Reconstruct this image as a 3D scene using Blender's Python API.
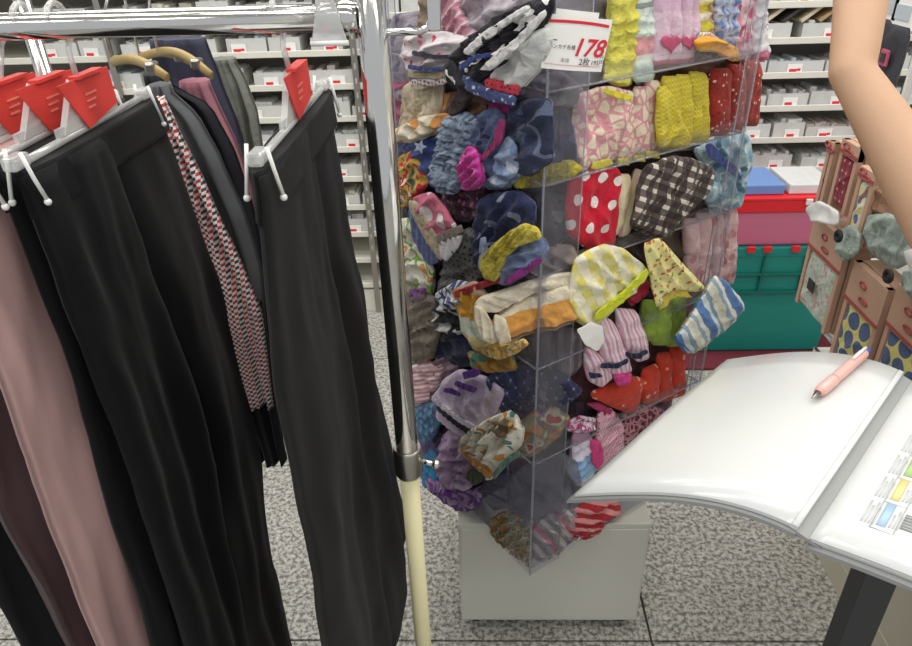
import bpy, bmesh, math, random
import numpy as np
from mathutils import Vector, Matrix, noise
for o in list(bpy.data.objects): bpy.data.objects.remove(o)
S = bpy.context.scene
COL = S.collection
random.seed(4)
# ------------------------------------------------------------------ camera
FPX, CAMH = 700.0, 1.45
zc = -np.array([40, -1203, 700.]); zc /= np.linalg.norm(zc)
yc = np.array([19, 408, 700.]); yc -= zc*(yc@zc); yc /= np.linalg.norm(yc)
xc = np.cross(yc, zc)
if xc[0] < 0: xc = -xc
cam = bpy.data.cameras.new('camera'); camo = bpy.data.objects.new('camera', cam); COL.objects.link(camo)
cam.sensor_width = 36; cam.lens = 36*FPX/912; cam.clip_start = .02
rt, up, fw = [Vector((xc[i], yc[i], zc[i])) for i in range(3)]
M = Matrix((rt, up, -fw)).transposed().to_4x4(); M.translation = (0, 0, CAMH)
camo.matrix_world = M
S.camera = camo
# ------------------------------------------------------------------ light
w = bpy.data.worlds.new('world'); S.world = w; w.use_nodes = True
bg = w.node_tree.nodes['Background']; bg.inputs[0].default_value = (.95, .97, 1, 1); bg.inputs[1].default_value = .55
S.view_settings.view_transform = 'Standard'; S.view_settings.look = 'None'
S.view_settings.gamma = 1; S.view_settings.use_curve_mapping = False
S.view_settings.exposure = .12
S.cycles.transparent_max_bounces = 40
CEIL = 2.75
LAMPS = [(x, y) for y in (-.9, .45, 1.5, 2.25) for x in (-1.35, .1, 1.55)]
for x, y in LAMPS:
    l = bpy.data.lights.new('ceiling_lamp_light', 'AREA'); l.shape = 'RECTANGLE'; l.size = 1.15; l.size_y = .26
    l.energy = 9.5; l.color = (1, .985, .95)
    lo = bpy.data.objects.new('ceiling_lamp_light', l); COL.objects.link(lo); lo.location = (x, y, CEIL-.06)

# ------------------------------------------------------------------ helpers
def ray(px, py):
    c = np.array([px-456, 323-py, FPX]); return np.array([c@xc, c@yc, c@zc])
O = np.array([0, 0, CAMH])
def atz(px, py, z): r = ray(px, py); return O+r*(z-CAMH)/r[2]
def aty(px, py, y): r = ray(px, py); return O+r*y/r[1]
def atx(px, py, x): r = ray(px, py); return O+r*x/r[0]
def atd(px, py, d): return O+ray(px, py)*d/FPX
class Pl:                                   # a vertical plane in the place: origin, horizontal axis u, outward normal n
    def __init__(s, o, u, n): s.o = np.array(o, float); s.u = np.array(u, float); s.n = np.array(n, float)
    def hit(s, px, py, d=0):
        r = ray(px, py); q = s.o+s.n*d; p = O+r*(((q-O)@s.n)/(r@s.n)); return np.array([(p-s.o)@s.u, p[2]])
    def pt(s, a, z, d): return s.o*[1, 1, 0]+s.u*a+s.n*d+np.array([0, 0, z])
def xplane(x, sgn=1): return Pl((x, 0, 0), (0, 1, 0), (sgn, 0, 0))
def yplane(y): return Pl((0, y, 0), (1, 0, 0), (0, -1, 0))
def lin(h):
    if not isinstance(h, str): return tuple(h)+(1,) if len(h) == 3 else tuple(h)
    h = h.lstrip('#'); v = [int(h[i:i+2], 16)/255 for i in (0, 2, 4)]
    return tuple((c/12.92 if c <= .04045 else ((c+.055)/1.055)**2.4) for c in v)+(1,)
class MB:
    def __init__(s): s.v = []; s.f = []; s.uv = []; s.uv2 = []; s.sm = []
    def add(s, vs, fs, smooth=False):
        b = len(s.v); s.v += [tuple(v) for v in vs]; s.f += [tuple(i+b for i in f) for f in fs]; s.sm += [smooth]*len(fs); return s
    def box(s, c, d, rz=0, tilt=None):
        R = Matrix.Rotation(rz, 3, 'Z')
        if tilt is not None: R = R @ tilt
        vs = [Vector(c)+R @ Vector((d[0]*i/2, d[1]*j/2, d[2]*k/2)) for i in (-1, 1) for j in (-1, 1) for k in (-1, 1)]
        return s.add(vs, [(0, 1, 3, 2), (4, 6, 7, 5), (0, 4, 5, 1), (2, 3, 7, 6), (0, 2, 6, 4), (1, 5, 7, 3)])
    def hexa(s, a, b):                      # quad a to quad b
        return s.add(list(a)+list(b), [(3, 2, 1, 0), (4, 5, 6, 7), (0, 1, 5, 4), (1, 2, 6, 5), (2, 3, 7, 6), (3, 0, 4, 7)])
    def tube(s, pts, r, seg=12, cap=True, closed=False, rr=None):
        pts = [Vector(p) for p in pts]; n = len(pts); vs = []; prev = None
        for i, p in enumerate(pts):
            if closed: t = pts[(i+1) % n]-pts[i-1]
            else: t = pts[min(i+1, n-1)]-pts[max(i-1, 0)]
            t.normalize()
            if prev is None:
                a = Vector((0, 0, 1)) if abs(t.z) < .9 else Vector((1, 0, 0))
                prev = t.cross(a).normalized()
            nrm = (prev-t*prev.dot(t)).normalized(); prev = nrm; b = t.cross(nrm)
            R = rr[i] if rr else r
            if not isinstance(R, (tuple, list)): R = (R, R)
            for k in range(seg):
                a = 2*math.pi*k/seg; vs.append(p+nrm*R[0]*math.cos(a)+b*R[1]*math.sin(a))
        fs = []
        for i in range(n if closed else n-1):
            j = (i+1) % n
            for k in range(seg): fs.append((i*seg+k, i*seg+(k+1) % seg, j*seg+(k+1) % seg, j*seg+k))
        s.add(vs, fs, True)
        if cap and not closed:
            b = len(s.v)-len(vs)
            s.f += [tuple(b+k for k in reversed(range(seg))), tuple(b+(n-1)*seg+k for k in range(seg))]; s.sm += [False]*2
        return s
    def ball(s, c, r, n=8):
        vs = []; fs = []
        for i in range(n+1):
            th = math.pi*i/n
            for k in range(n*2):
                a = math.pi*k/n; vs.append(Vector(c)+Vector((math.sin(th)*math.cos(a), math.sin(th)*math.sin(a), math.cos(th)))*r)
        for i in range(n):
            for k in range(n*2): fs.append((i*2*n+k, (i+1)*2*n+k, (i+1)*2*n+(k+1) % (2*n), i*2*n+(k+1) % (2*n)))
        return s.add(vs, fs, True)
def wloc(p):
    v = Vector((0, 0, 0))
    while p: v += p.location; p = p.parent
    return v
def obj(name, mb, mat, parent=None, bevel=0, fix=True):
    me = bpy.data.meshes.new(name)
    if parent is None:
        a = np.array([tuple(v) for v in mb.v]); lo, hi = a.min(0), a.max(0); loc = Vector(((lo[0]+hi[0])/2, (lo[1]+hi[1])/2, lo[2])); off = loc
    else: loc = Vector((0, 0, 0)); off = wloc(parent)
    me.from_pydata([tuple(Vector(v)-off) for v in mb.v], [], mb.f)
    me.polygons.foreach_set('use_smooth', mb.sm)
    if mb.uv:
        for nm, src in (('UVMap', mb.uv), ('nrm', mb.uv2)):
            L = me.uv_layers.new(name=nm)
            idx = np.empty(len(me.loops), int); me.loops.foreach_get('vertex_index', idx)
            L.data.foreach_set('uv', np.array(src, float)[idx].ravel())
    elif fix:
        bm = bmesh.new(); bm.from_mesh(me); bmesh.ops.recalc_face_normals(bm, faces=bm.faces); bm.to_mesh(me); bm.free()
    me.materials.append(M_(mat)); me.update()
    o = bpy.data.objects.new(name, me); COL.objects.link(o); o.location = loc
    if parent: o.parent = parent
    if bevel:
        b = o.modifiers.new('bevel', 'BEVEL'); b.width = bevel; b.segments = 2; b.limit_method = 'ANGLE'
    return o
def thing(name, label, cat, loc, group=None):
    o = bpy.data.objects.new(name, None); COL.objects.link(o); o.location = loc; o.empty_display_size = .05
    return tag(o, label, cat, group)
def tag(o, label, cat, group=None):
    o['label'] = label; o['category'] = cat
    if group: o['group'] = group
    return o
def struct(o): o['kind'] = 'structure'; return o

# ------------------------------------------------------------------ materials
MATS = {}
def M_(m): return MATS[m] if isinstance(m, str) else m
def newmat(name):
    m = bpy.data.materials.new(name); m.use_nodes = True; MATS[name] = m
    return m, m.node_tree, m.node_tree.nodes['Principled BSDF']
def simple(name, col, rough=.5, metal=0, bump=0, bscale=200, alpha=None, sheen=0, var=.06, spec=.5, vscale=6, coat=0, trans=0):
    m, nt, b = newmat(name); N = nt.nodes; L = nt.links
    c = lin(col)
    b.inputs['Roughness'].default_value = rough; b.inputs['Metallic'].default_value = metal
    b.inputs['Specular IOR Level'].default_value = spec; b.inputs['Sheen Weight'].default_value = sheen
    b.inputs['Coat Weight'].default_value = coat
    tc = N.new('ShaderNodeTexCoord'); no = N.new('ShaderNodeTexNoise'); no.inputs['Scale'].default_value = vscale
    L.new(tc.outputs['Object'], no.inputs['Vector'])
    mx = N.new('ShaderNodeMix'); mx.data_type = 'RGBA'
    mx.inputs[6].default_value = tuple(x*(1-var) for x in c[:3])+(1,); mx.inputs[7].default_value = tuple(min(1, x*(1+var)) for x in c[:3])+(1,)
    L.new(no.outputs[0], mx.inputs[0]); L.new(mx.outputs[2], b.inputs['Base Color'])
    if bump:
        n2 = N.new('ShaderNodeTexNoise'); n2.inputs['Scale'].default_value = bscale; L.new(tc.outputs['Object'], n2.inputs['Vector'])
        bp = N.new('ShaderNodeBump'); bp.inputs['Strength'].default_value = bump; bp.inputs['Distance'].default_value = .002
        L.new(n2.outputs[0], bp.inputs['Height']); L.new(bp.outputs[0], b.inputs['Normal'])
    if alpha is not None: b.inputs['Alpha'].default_value = alpha
    return m
def clear(name, tint, haze, gloss=.12, hazecol='#d8d8dc', rough=.05):
    m = bpy.data.materials.new(name); m.use_nodes = True; MATS[name] = m; nt = m.node_tree; N = nt.nodes; L = nt.links
    N.remove(N['Principled BSDF']); out = N['Material Output']
    t = N.new('ShaderNodeBsdfTransparent'); t.inputs[0].default_value = lin(tint)
    d = N.new('ShaderNodeBsdfDiffuse'); d.inputs[0].default_value = lin(hazecol)
    tc = N.new('ShaderNodeTexCoord'); no = N.new('ShaderNodeTexNoise'); no.inputs['Scale'].default_value = 9; L.new(tc.outputs['Object'], no.inputs[0])
    mr = N.new('ShaderNodeMapRange'); mr.inputs[3].default_value = haze*.6; mr.inputs[4].default_value = haze*1.4; L.new(no.outputs[0], mr.inputs[0])
    a = N.new('ShaderNodeMixShader'); L.new(mr.outputs[0], a.inputs[0]); L.new(t.outputs[0], a.inputs[1]); L.new(d.outputs[0], a.inputs[2])
    g = N.new('ShaderNodeBsdfGlossy'); g.inputs['Roughness'].default_value = rough
    fr = N.new('ShaderNodeFresnel'); fr.inputs[0].default_value = 1.45
    mu = N.new('ShaderNodeMath'); mu.operation = 'MULTIPLY_ADD'; mu.inputs[1].default_value = .7; mu.inputs[2].default_value = gloss*.2; L.new(fr.outputs[0], mu.inputs[0])
    ge = N.new('ShaderNodeNewGeometry'); front = math_(nt, 'MULTIPLY', mu.outputs[0], math_(nt, 'SUBTRACT', 1.0, ge.outputs['Backfacing']))
    b = N.new('ShaderNodeMixShader'); L.new(front, b.inputs[0]); L.new(a.outputs[0], b.inputs[1]); L.new(g.outputs[0], b.inputs[2])
    L.new(b.outputs[0], out.inputs[0])
    return m
def ramp(nt, stops, interp='CONSTANT'):
    r = nt.nodes.new('ShaderNodeValToRGB'); r.color_ramp.interpolation = interp
    e = r.color_ramp.elements
    while len(e) < len(stops): e.new(1)
    for i, (p, c) in enumerate(stops): e[i].position = p; e[i].color = lin(c)
    return r
def math_(nt, op, a, b=None):
    n = nt.nodes.new('ShaderNodeMath'); n.operation = op
    for i, x in enumerate((a, b)):
        if x is None: continue
        if isinstance(x, (int, float)): n.inputs[i].default_value = x
        else: nt.links.new(x, n.inputs[i])
    return n.outputs[0]
PN = [0]
def pat(kind, cols, scale=40, r=.3, rot=0, rough=.92, bump=.5, bscale=700):
    """woven cloth with a print: stripe, check, dots, blotch, voro, floral, bands, plain"""
    PN[0] += 1; name = 'cloth_%s_%d' % (kind, PN[0]); m, nt, b = newmat(name); N = nt.nodes; L = nt.links
    b.inputs['Roughness'].default_value = rough; b.inputs['Specular IOR Level'].default_value = .15; b.inputs['Sheen Weight'].default_value = .15
    uv = N.new('ShaderNodeUVMap'); uv.uv_map = 'UVMap'
    un = N.new('ShaderNodeUVMap'); un.uv_map = 'nrm' if kind == 'bands' else 'UVMap'
    mp = N.new('ShaderNodeMapping'); mp.inputs['Rotation'].default_value = (0, 0, rot)
    k = 1 if kind == 'bands' else scale; mp.inputs['Scale'].default_value = (k, k, k)
    L.new(un.outputs[0], mp.inputs[0]); V = mp.outputs[0]
    if kind != 'bands':                     # slight weave distortion
        sep = N.new('ShaderNodeSeparateXYZ')
        no = N.new('ShaderNodeTexNoise'); no.inputs['Scale'].default_value = 25; L.new(uv.outputs[0], no.inputs[0])
        ad = N.new('ShaderNodeVectorMath'); ad.operation = 'MULTIPLY_ADD'; ad.inputs[1].default_value = (.1,)*3 if kind in ('check', 'dots') else (.25,)*3
        L.new(no.outputs[1], ad.inputs[0]); L.new(V, ad.inputs[2]); V = ad.outputs[0]; L.new(V, sep.inputs[0])
    else:
        sep = N.new('ShaderNodeSeparateXYZ'); L.new(V, sep.inputs[0])
    if kind == 'plain':
        no = N.new('ShaderNodeTexNoise'); no.inputs['Scale'].default_value = 3; L.new(V, no.inputs[0])
        c = cols[0]; rp = ramp(nt, [(.3, c), (.7, cols[-1])], 'LINEAR'); L.new(no.outputs[0], rp.inputs[0]); colr = rp.outputs[0]
    elif kind == 'stripe':
        f = math_(nt, 'FRACT', sep.outputs[0]); n = len(cols)
        rp = ramp(nt, [(i/n, c) for i, c in enumerate(cols)]); L.new(f, rp.inputs[0]); colr = rp.outputs[0]
    elif kind == 'bands':
        rp = ramp(nt, cols); L.new(sep.outputs[1], rp.inputs[0]); colr = rp.outputs[0]
    elif kind == 'check':
        fx = math_(nt, 'GREATER_THAN', math_(nt, 'FRACT', sep.outputs[0]), r); fy = math_(nt, 'GREATER_THAN', math_(nt, 'FRACT', sep.outputs[1]), r)
        v = math_(nt, 'MULTIPLY', math_(nt, 'ADD', fx, math_(nt, 'MULTIPLY', fy, 2)), .25)
        rp = ramp(nt, [(i/4, c) for i, c in enumerate(cols)]); v2 = math_(nt, 'ADD', v, .05); L.new(v2, rp.inputs[0]); colr = rp.outputs[0]
    elif kind == 'dots':
        fr = N.new('ShaderNodeVectorMath'); fr.operation = 'FRACTION'; L.new(V, fr.inputs[0])
        sb = N.new('ShaderNodeVectorMath'); sb.operation = 'SUBTRACT'; sb.inputs[1].default_value = (.5, .5, 0); L.new(fr.outputs[0], sb.inputs[0])
        cx = N.new('ShaderNodeSeparateXYZ'); L.new(sb.outputs[0], cx.inputs[0])
        d = math_(nt, 'SQRT', math_(nt, 'ADD', math_(nt, 'POWER', math_(nt, 'ABSOLUTE', cx.outputs[0]), 2), math_(nt, 'POWER', math_(nt, 'ABSOLUTE', cx.outputs[1]), 2)))
        rp = ramp(nt, [(0, cols[1]), (r, cols[0])]); L.new(d, rp.inputs[0]); colr = rp.outputs[0]
    elif kind == 'blotch':
        no = N.new('ShaderNodeTexNoise'); no.inputs['Scale'].default_value = 1; no.inputs['Detail'].default_value = 1; L.new(V, no.inputs[0])
        n = len(cols); rp = ramp(nt, [(0 if i == 0 else .34+.36*(i-.5)/(n-1) if n > 1 else 0, c) for i, c in enumerate(cols)]); L.new(no.outputs[0], rp.inputs[0]); colr = rp.outputs[0]
    elif kind == 'voro':
        vo = N.new('ShaderNodeTexVoronoi'); vo.feature = 'DISTANCE_TO_EDGE'; vo.inputs['Scale'].default_value = 1; L.new(V, vo.inputs[0])
        rp = ramp(nt, [(0, cols[1]), (r, cols[0])]); L.new(vo.outputs['Distance'], rp.inputs[0]); colr = rp.outputs[0]
    elif kind == 'floral':
        vo = N.new('ShaderNodeTexVoronoi'); vo.inputs['Scale'].default_value = 1; L.new(V, vo.inputs[0])
        sc = N.new('ShaderNodeSeparateColor'); L.new(vo.outputs['Color'], sc.inputs[0])
        n = len(cols)-1; rp = ramp(nt, [(i/n, c) for i, c in enumerate(cols[1:])]); L.new(sc.outputs[0], rp.inputs[0])
        mk = math_(nt, 'LESS_THAN', vo.outputs['Distance'], r)
        mx = N.new('ShaderNodeMix'); mx.data_type = 'RGBA'; mx.inputs[6].default_value = lin(cols[0]); L.new(mk, mx.inputs[0]); L.new(rp.outputs[0], mx.inputs[7]); colr = mx.outputs[2]
    L.new(colr, b.inputs['Base Color'])
    n2 = N.new('ShaderNodeTexNoise'); n2.inputs['Scale'].default_value = bscale; n2.inputs['Detail'].default_value = 1; L.new(uv.outputs[0], n2.inputs[0])
    bp = N.new('ShaderNodeBump'); bp.inputs['Strength'].default_value = bump; bp.inputs['Distance'].default_value = .0015
    n3 = N.new('ShaderNodeTexNoise'); n3.inputs['Scale'].default_value = 75; n3.inputs['Detail'].default_value = 3; n3.inputs['Distortion'].default_value = 1.2; L.new(uv.outputs[0], n3.inputs[0])
    b2 = N.new('ShaderNodeBump'); b2.inputs['Strength'].default_value = .55; b2.inputs['Distance'].default_value = .006
    L.new(n3.outputs[0], b2.inputs['Height']); L.new(b2.outputs[0], bp.inputs['Normal'])
    L.new(n2.outputs[0], bp.inputs['Height']); L.new(bp.outputs[0], b.inputs['Normal'])
    return m
simple('chrome', '#d8d8d6', .12, 1, var=.02)
simple('steel', '#a8a49c', .3, 1, var=.03)
simple('cream_pole', '#e4dcae', .45, var=.05, vscale=14)
simple('shelf_white', '#dedcd0', .45, var=.03)
simple('shelf_grey', '#b5aea5', .6, var=.05)
simple('white_plastic', '#e6e6e2', .35, var=.02)
simple('card_white', '#f2f1ec', .55, var=.02)
simple('red_print', '#d8283c', .5, var=.05)
simple('red_tag', '#e2433c', .5, var=.04)
simple('tag_print', '#f08a78', .6)
simple('black_ink', '#2a2a2c', .6)
simple('grey_ink', '#8a8a8c', .6)
simple('base_white', '#d6d5ca', .4, var=.03)
simple('black_rubber', '#1c1c1c', .7)
simple('dark_stand', '#3a3c40', .45, var=.05)
simple('gondola_cream', '#c9c4b0', .5, var=.03)
simple('kraft', '#c09c84', .75, var=.08, bump=.2)
simple('red_band', '#a04a48', .6)
simple('teal', '#12857a', .4, var=.06, vscale=9)
simple('teal_dark', '#086358', .4)
simple('red_lid', '#e0232c', .3, var=.04)
simple('pink_box', '#d0708f', .35, var=.05)
simple('maroon_mat', '#6c2230', .85, bump=.6, bscale=400, var=.3, vscale=60)
simple('pen_pink', '#e8b0a6', .3, var=.03, coat=.3)
simple('pen_blue', '#3a55a0', .4)
simple('paper', '#cfd1d0', .25, var=.015, coat=.25)
simple('paper_plain', '#d4d6d4', .6, var=.01)
simple('binder_grey', '#8f918f', .45, var=.04)
simple('binder_edge', '#6c6e6e', .5)
simple('skin', '#c8a082', .55, var=.05, bump=.15, bscale=500, vscale=18)
simple('sleeve', '#e8e6e4', .85, bump=.2)
simple('wood', '#a8905c', .5, var=.2, vscale=30)
simple('lamp_white', '#f4f4f0', .5)
simple('wall', '#cfccc4', .8)
simple('ceiling', '#dcdad4', .85)
clear('acrylic', '#f9f9fb', .03, .1)
clear('acrylic_grey', '#f4f4f7', .085, .15, '#b4b2ba')
clear('acrylic_edge', '#e4e6ea', .3, .3, '#c4c6cc')
clear('clear_plastic', '#f2f2f2', .34, .5, '#f4f4f2', .15)
clear('clear_film', '#dcdce4', .16, .8, '#c8c8d0', .12)
clear('tray_clear', '#f4f4f4', .55, .4, '#f0f0ec', .2)

# ------------------------------------------------------------------ structure
def tile_mat():
    m, nt, b = newmat('terrazzo'); N = nt.nodes; L = nt.links; tc = N.new('ShaderNodeTexCoord')
    ge = N.new('ShaderNodeNewGeometry')
    n1 = N.new('ShaderNodeTexNoise'); n1.inputs['Scale'].default_value = 92; n1.inputs['Detail'].default_value = 3; n1.inputs['Roughness'].default_value = .7
    L.new(ge.outputs['Position'], n1.inputs[0])
    rp = ramp(nt, [(.0, '#4c4a47'), (.40, '#6e6b66'), (.47, '#96938d'), (.53, '#b6b3ac'), (.62, '#c8c6bf'), (1, '#d6d4ce')], 'LINEAR')
    L.new(n1.outputs[0], rp.inputs[0]); L.new(rp.outputs[0], b.inputs['Base Color'])
    b.inputs['Roughness'].default_value = .32
    return m
tile_mat(); simple('grout', '#4c4a47', .9)
fl = struct(obj('floor', MB().box((0, 1.1, -.03), (6.8, 5.2, .04)), 'grout'))
T = .60; x0, y0 = .383, 1.03
for i in range(-6, 5):
    for j in range(-4, 5):
        obj('floor_tile', MB().box((x0+(i+.5)*T, y0+(j+.5)*T, -.006), (T-.005, T-.005, .012)), 'terrazzo', fl, bevel=.0008)
struct(obj('ceiling', MB().box((0, 1.1, CEIL+.02), (6.8, 5.2, .04)), 'ceiling'))
struct(obj('wall_back', MB().box((0, 3.72, CEIL/2), (6.8, .04, CEIL)), 'wall'))
for x, y in LAMPS:
    r = thing('ceiling_lamp', 'long white ceiling lamp fixture', 'lamp', (x, y, CEIL-.05), 'ceiling lamps over the aisle')
    obj('housing', MB().box((x, y, CEIL-.025), (1.24, .34, .05)), 'lamp_white', r, bevel=.004)
    for sy in (-1, 1): obj('side_rim', MB().box((x, y+sy*.16, CEIL-.06), (1.24, .012, .03)), 'lamp_white', r)

# ------------------------------------------------------------------ garment rack
RY = .68; RZ = 1.374; RX = -.094
rk = thing('garment_rack', 'chrome garment rack with cream lower pole carrying black trousers', 'rack', (-.6, RY, 0))
def post(x):
    obj('upright', MB().tube([(x, RY, .86), (x, RY, 1.62)], .0138, 24), 'chrome', rk)
    obj('lower_pole', MB().tube([(x, RY, .05), (x, RY, .865)], .0122, 20), 'cream_pole', rk)
    c = obj('collar', MB().tube([(x, RY, .832), (x, RY, .836), (x, RY, .872), (x, RY, .876)], .0178, 24, rr=[.0165, .0182, .0182, .0165]), 'steel', rk)
    k = MB().tube([(x+.015, RY-.004, .856), (x+.034, RY-.01, .856)], .0035, 10).ball((x+.036, RY-.0105, .856), .0062)
    obj('clamp_screw', k, 'chrome', c)
    obj('foot_bar', MB().tube([(x, RY-.24, .06), (x, RY+.24, .06)], .013, 12), 'cream_pole', rk)
    for s in (-1, 1):
        cs = obj('caster', MB().tube([(x-.009, RY+s*.22, .025), (x+.009, RY+s*.22, .025)], .025, 16), 'black_rubber', rk)
        obj('caster_fork', MB().box((x, RY+s*.22, .042), (.026, .03, .012)), 'steel', cs)
post(RX); post(-1.3)
obj('hanging_rail', MB().tube([(-1.3, RY, RZ), (RX-.018, RY, RZ)], .0118, 24), 'chrome', rk)
obj('rail_joint', MB().tube([(RX-.045, RY, RZ), (RX-.043, RY, RZ), (RX-.02, RY, RZ), (RX-.012, RY, RZ)], .0165, 24, rr=[.0122, .0142, .0142, .012]), 'chrome', rk)
z1, z2 = aty(400, 32, RY)[2], 1.40
xr = aty(431, 20, RY)[0]
lp = [(RX+.012, RY, z2), (xr-.01, RY, z2), (xr-.003, RY, z2-.003), (xr, RY, z2-.01), (xr, RY, z1+.01), (xr-.003, RY, z1+.003), (xr-.01, RY, z1), (RX+.012, RY, z1)]
hk = obj('side_loop', MB().tube(lp, .0034, 10), 'chrome', rk)
obj('loop_plate', MB().box((xr+.003, RY, (z1+z2)/2), (.012, .012, z2-z1)), 'chrome', hk, bevel=.002)

# ------------------------------------------------------------------ hanging cloth
def interp(z, pts):
    zs = [p[1] for p in pts]; a = [p[0] for p in pts]
    o = np.argsort(zs); zs = np.array(zs)[o]; a = np.array(a)[o]
    if z < zs[0]: return a[0]+(a[1]-a[0])/(zs[1]-zs[0]+1e-9)*(z-zs[0])*.6
    if z > zs[-1]: return a[-1]
    return float(np.interp(z, zs, a))
def sheet(pl, L, R, ztop, zbot, T=.012, d=0, folds=((.004, 1.7, .3, .8),), crease=0, K=34, N=72, seed=0, px=True, taper=.25, wob=.0045):
    """a flattened cloth tube hanging in plane pl between the edge curves L and R"""
    if px: L = [pl.hit(*p, d) for p in L]; R = [pl.hit(*p, d) for p in R]
    mb = MB(); loops = 2*K
    for i in range(N+1):
        z = ztop+(zbot-ztop)*i/N; g = min(1, i/N*2.2+taper)
        a0, a1 = interp(z, L), interp(z, R); wd = max(a1-a0, .004)
        for k in range(loops):
            if k < K: s = k/(K-1); sg = 1
            else: s = 1-(k-K)/(K-1); sg = -1
            t = T*(max(0, 1-abs(2*s-1)**3))**.5
            f = sum(A*math.sin(2*math.pi*(q*s+ph+dr*(z-ztop)))*g for A, q, ph, dr in folds)
            f += crease*(1-min(1, abs(s-.5)*5))*g
            f += wob*noise.noise(Vector((s*3+seed, z*6, seed*1.7)))*2*g
            f += wob*.7*(1-2*abs(noise.noise(Vector((s*4+z*7+seed, z*9-s*3, seed*.6))))*1.5)*g*max(.15, 1-i/N*1.6)
            a = a0+wd*s+wob*.6*noise.noise(Vector((seed+9, z*5, s*2)))*g
            p = pl.pt(a, z, d+sg*t+f); mb.v.append(tuple(p)); mb.uv.append((a, z)); mb.uv2.append((s, 1-i/N))
    for i in range(N):
        for k in range(loops):
            j = (k+1) % loops; mb.f.append((i*loops+k, i*loops+j, (i+1)*loops+j, (i+1)*loops+k)); mb.sm.append(True)
    mb.f += [tuple(range(loops))[::-1], tuple(range(N*loops, (N+1)*loops))]; mb.sm += [False]*2
    return mb
def hanger(x, zb, y0, y1, label, group='clip hangers on the chrome rail', red=True, tilt=0):
    ym = (y0+y1)/2; h = thing('clip_hanger', label, 'hanger', (x, ym, zb), group)
    obj('clip_bar', MB().tube([(x, y0+.01, zb), (x, y1-.01, zb)], .0035, 10).box((x, ym, zb+.006), (.004, .12, .010)), 'clear_plastic', h)
    pts = [(x, ym, zb+.04)]
    for a in range(0, 11):
        t = math.radians(-90+a*24); pts.append((x, RY+.019*math.cos(t)*1.0, RZ+.019*math.sin(t)))
    pts[1] = (x, RY+.004, RZ-.024)
    obj('hook', MB().tube(pts, .0027, 10), 'clear_plastic', h)
    pl = [(x-.003, ym-.052, zb+.004), (x-.003, ym+.052, zb+.004), (x-.003, ym+.014, zb+.046), (x-.003, ym-.014, zb+.046)]
    obj('neck_plate', MB().hexa(pl, [(x+.003, p[1], p[2]) for p in pl]), 'clear_plastic', h)
    for yy in (y0+.012, y1-.012):
        c = obj('clip', MB().box((x, yy, zb+.003), (.013, .024, .012)), 'clear_plastic', h, bevel=.003)
        m = MB()
        for s in (-1, 1):
            m.tube([(x+s*.010, yy-.006*s, zb+.012), (x+s*.013, yy-.004*s, zb-.01), (x+s*.0155, yy, zb-.030)], .0018, 8); m.ball((x+s*.0155, yy, zb-.032), .0032, 6)
        obj('clip_prong', m, 'white_plastic', c)
    if red:
        a = [(x+.0045, ym-.046, zb+.046), (x+.0045, ym+.052, zb+.046), (x+.0045, ym+.054, zb+.010), (x+.0045, ym-.012, zb+.000)]
        t = obj('size_tag', MB().hexa(a, [(p[0]+.0012, p[1], p[2]) for p in a]).box((x+.0045, ym+.01, zb+.047), (.010, .05, .003)), 'red_tag', h)
        m = MB()
        for q in range(3): m.box((x+.0063, ym+.006-.002*q, zb+.030-.006*q), (.0006, .022-.004*q, .0018))
        obj('tag_print', m, 'tag_print', t)
    return h
def trousers(x, L, R, zt, zb, mat, label, split=.5, seed=1, group='trousers on the chrome rack', T=.0105, gap=0, zs=None):
    pl = xplane(x); Lh = [pl.hit(*p) for p in L]; Rh = [pl.hit(*p) for p in R]
    yl, yr = interp(zt, Lh), interp(zt, Rh)
    r = thing('trousers', label, 'trousers', (x, (yl+yr)/2, zb), group)
    mid = [];
    for i in range(9):
        z = zt+(zb-zt)*i/8; a, b = interp(z, Lh), interp(z, Rh); mid.append((a+(b-a)*split, z))
    ov = .022
    A = [(m[0]+ov-gap*max(0, (i-3)/5), m[1]) for i, m in enumerate(mid)]; B = [(m[0]-ov+gap*max(0, (i-3)/5), m[1]) for i, m in enumerate(mid)]
    obj('leg', sheet(pl, Lh, A, zt-.004, zb, T, .002, ((.006, 1.2, .1*seed, .25), (.003, 2.6, .37*seed, -.4)), .008, seed=seed, px=False), mat, r)
    obj('leg', sheet(pl, B, Rh, zt-.004, zb, T, -.003, ((.007, 1.3, .3+.17*seed, -.3), (.003, 2.9, .2*seed, .5)), .006, seed=seed+5, px=False), mat, r)
    top = [(interp(zt, Lh)-.002, zt), (interp(zt-.04, Lh)-.003, zt-.04)]; tr = [(interp(zt, Rh)+.002, zt), (interp(zt-.04, Rh)+.003, zt-.04)]
    obj('waistband', sheet(pl, top, tr, zt, zt-.04, T+.0025, 0, ((.002, 1.1, .2, .0),), N=8, seed=seed+2, px=False, wob=.001), mat, r)
    return r
BLK = simple('black_wool', '#08090b', .75, bump=.25, bscale=900, sheen=.04, spec=.25, var=.12)
simple('black_wool_b', '#121214', .78, bump=.25, bscale=900, sheen=.04, spec=.25, var=.12)
simple('pink_satin', '#cfa8a4', .5, bump=.1, bscale=900, sheen=.05, var=.05)
simple('mauve_brown', '#4b3639', .6, bump=.1, bscale=900, sheen=.05)
ZH = CAMH-.168
trousers(-.179, [(252, 160), (258, 230), (264, 300), (274, 400), (287, 460), (305, 560), (318, 646)], [(326, 87), (345, 180), (368, 300), (385, 400), (406, 520), (438, 646)], ZH-.004, .22, 'black_wool', 'black trousers hanging alone on the rail end beside the cream pole', .5, 1, gap=.012)
hanger(-.179, ZH, .545, .85, 'clear clip hanger with red tag on the rail end beside the chrome upright')
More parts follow.
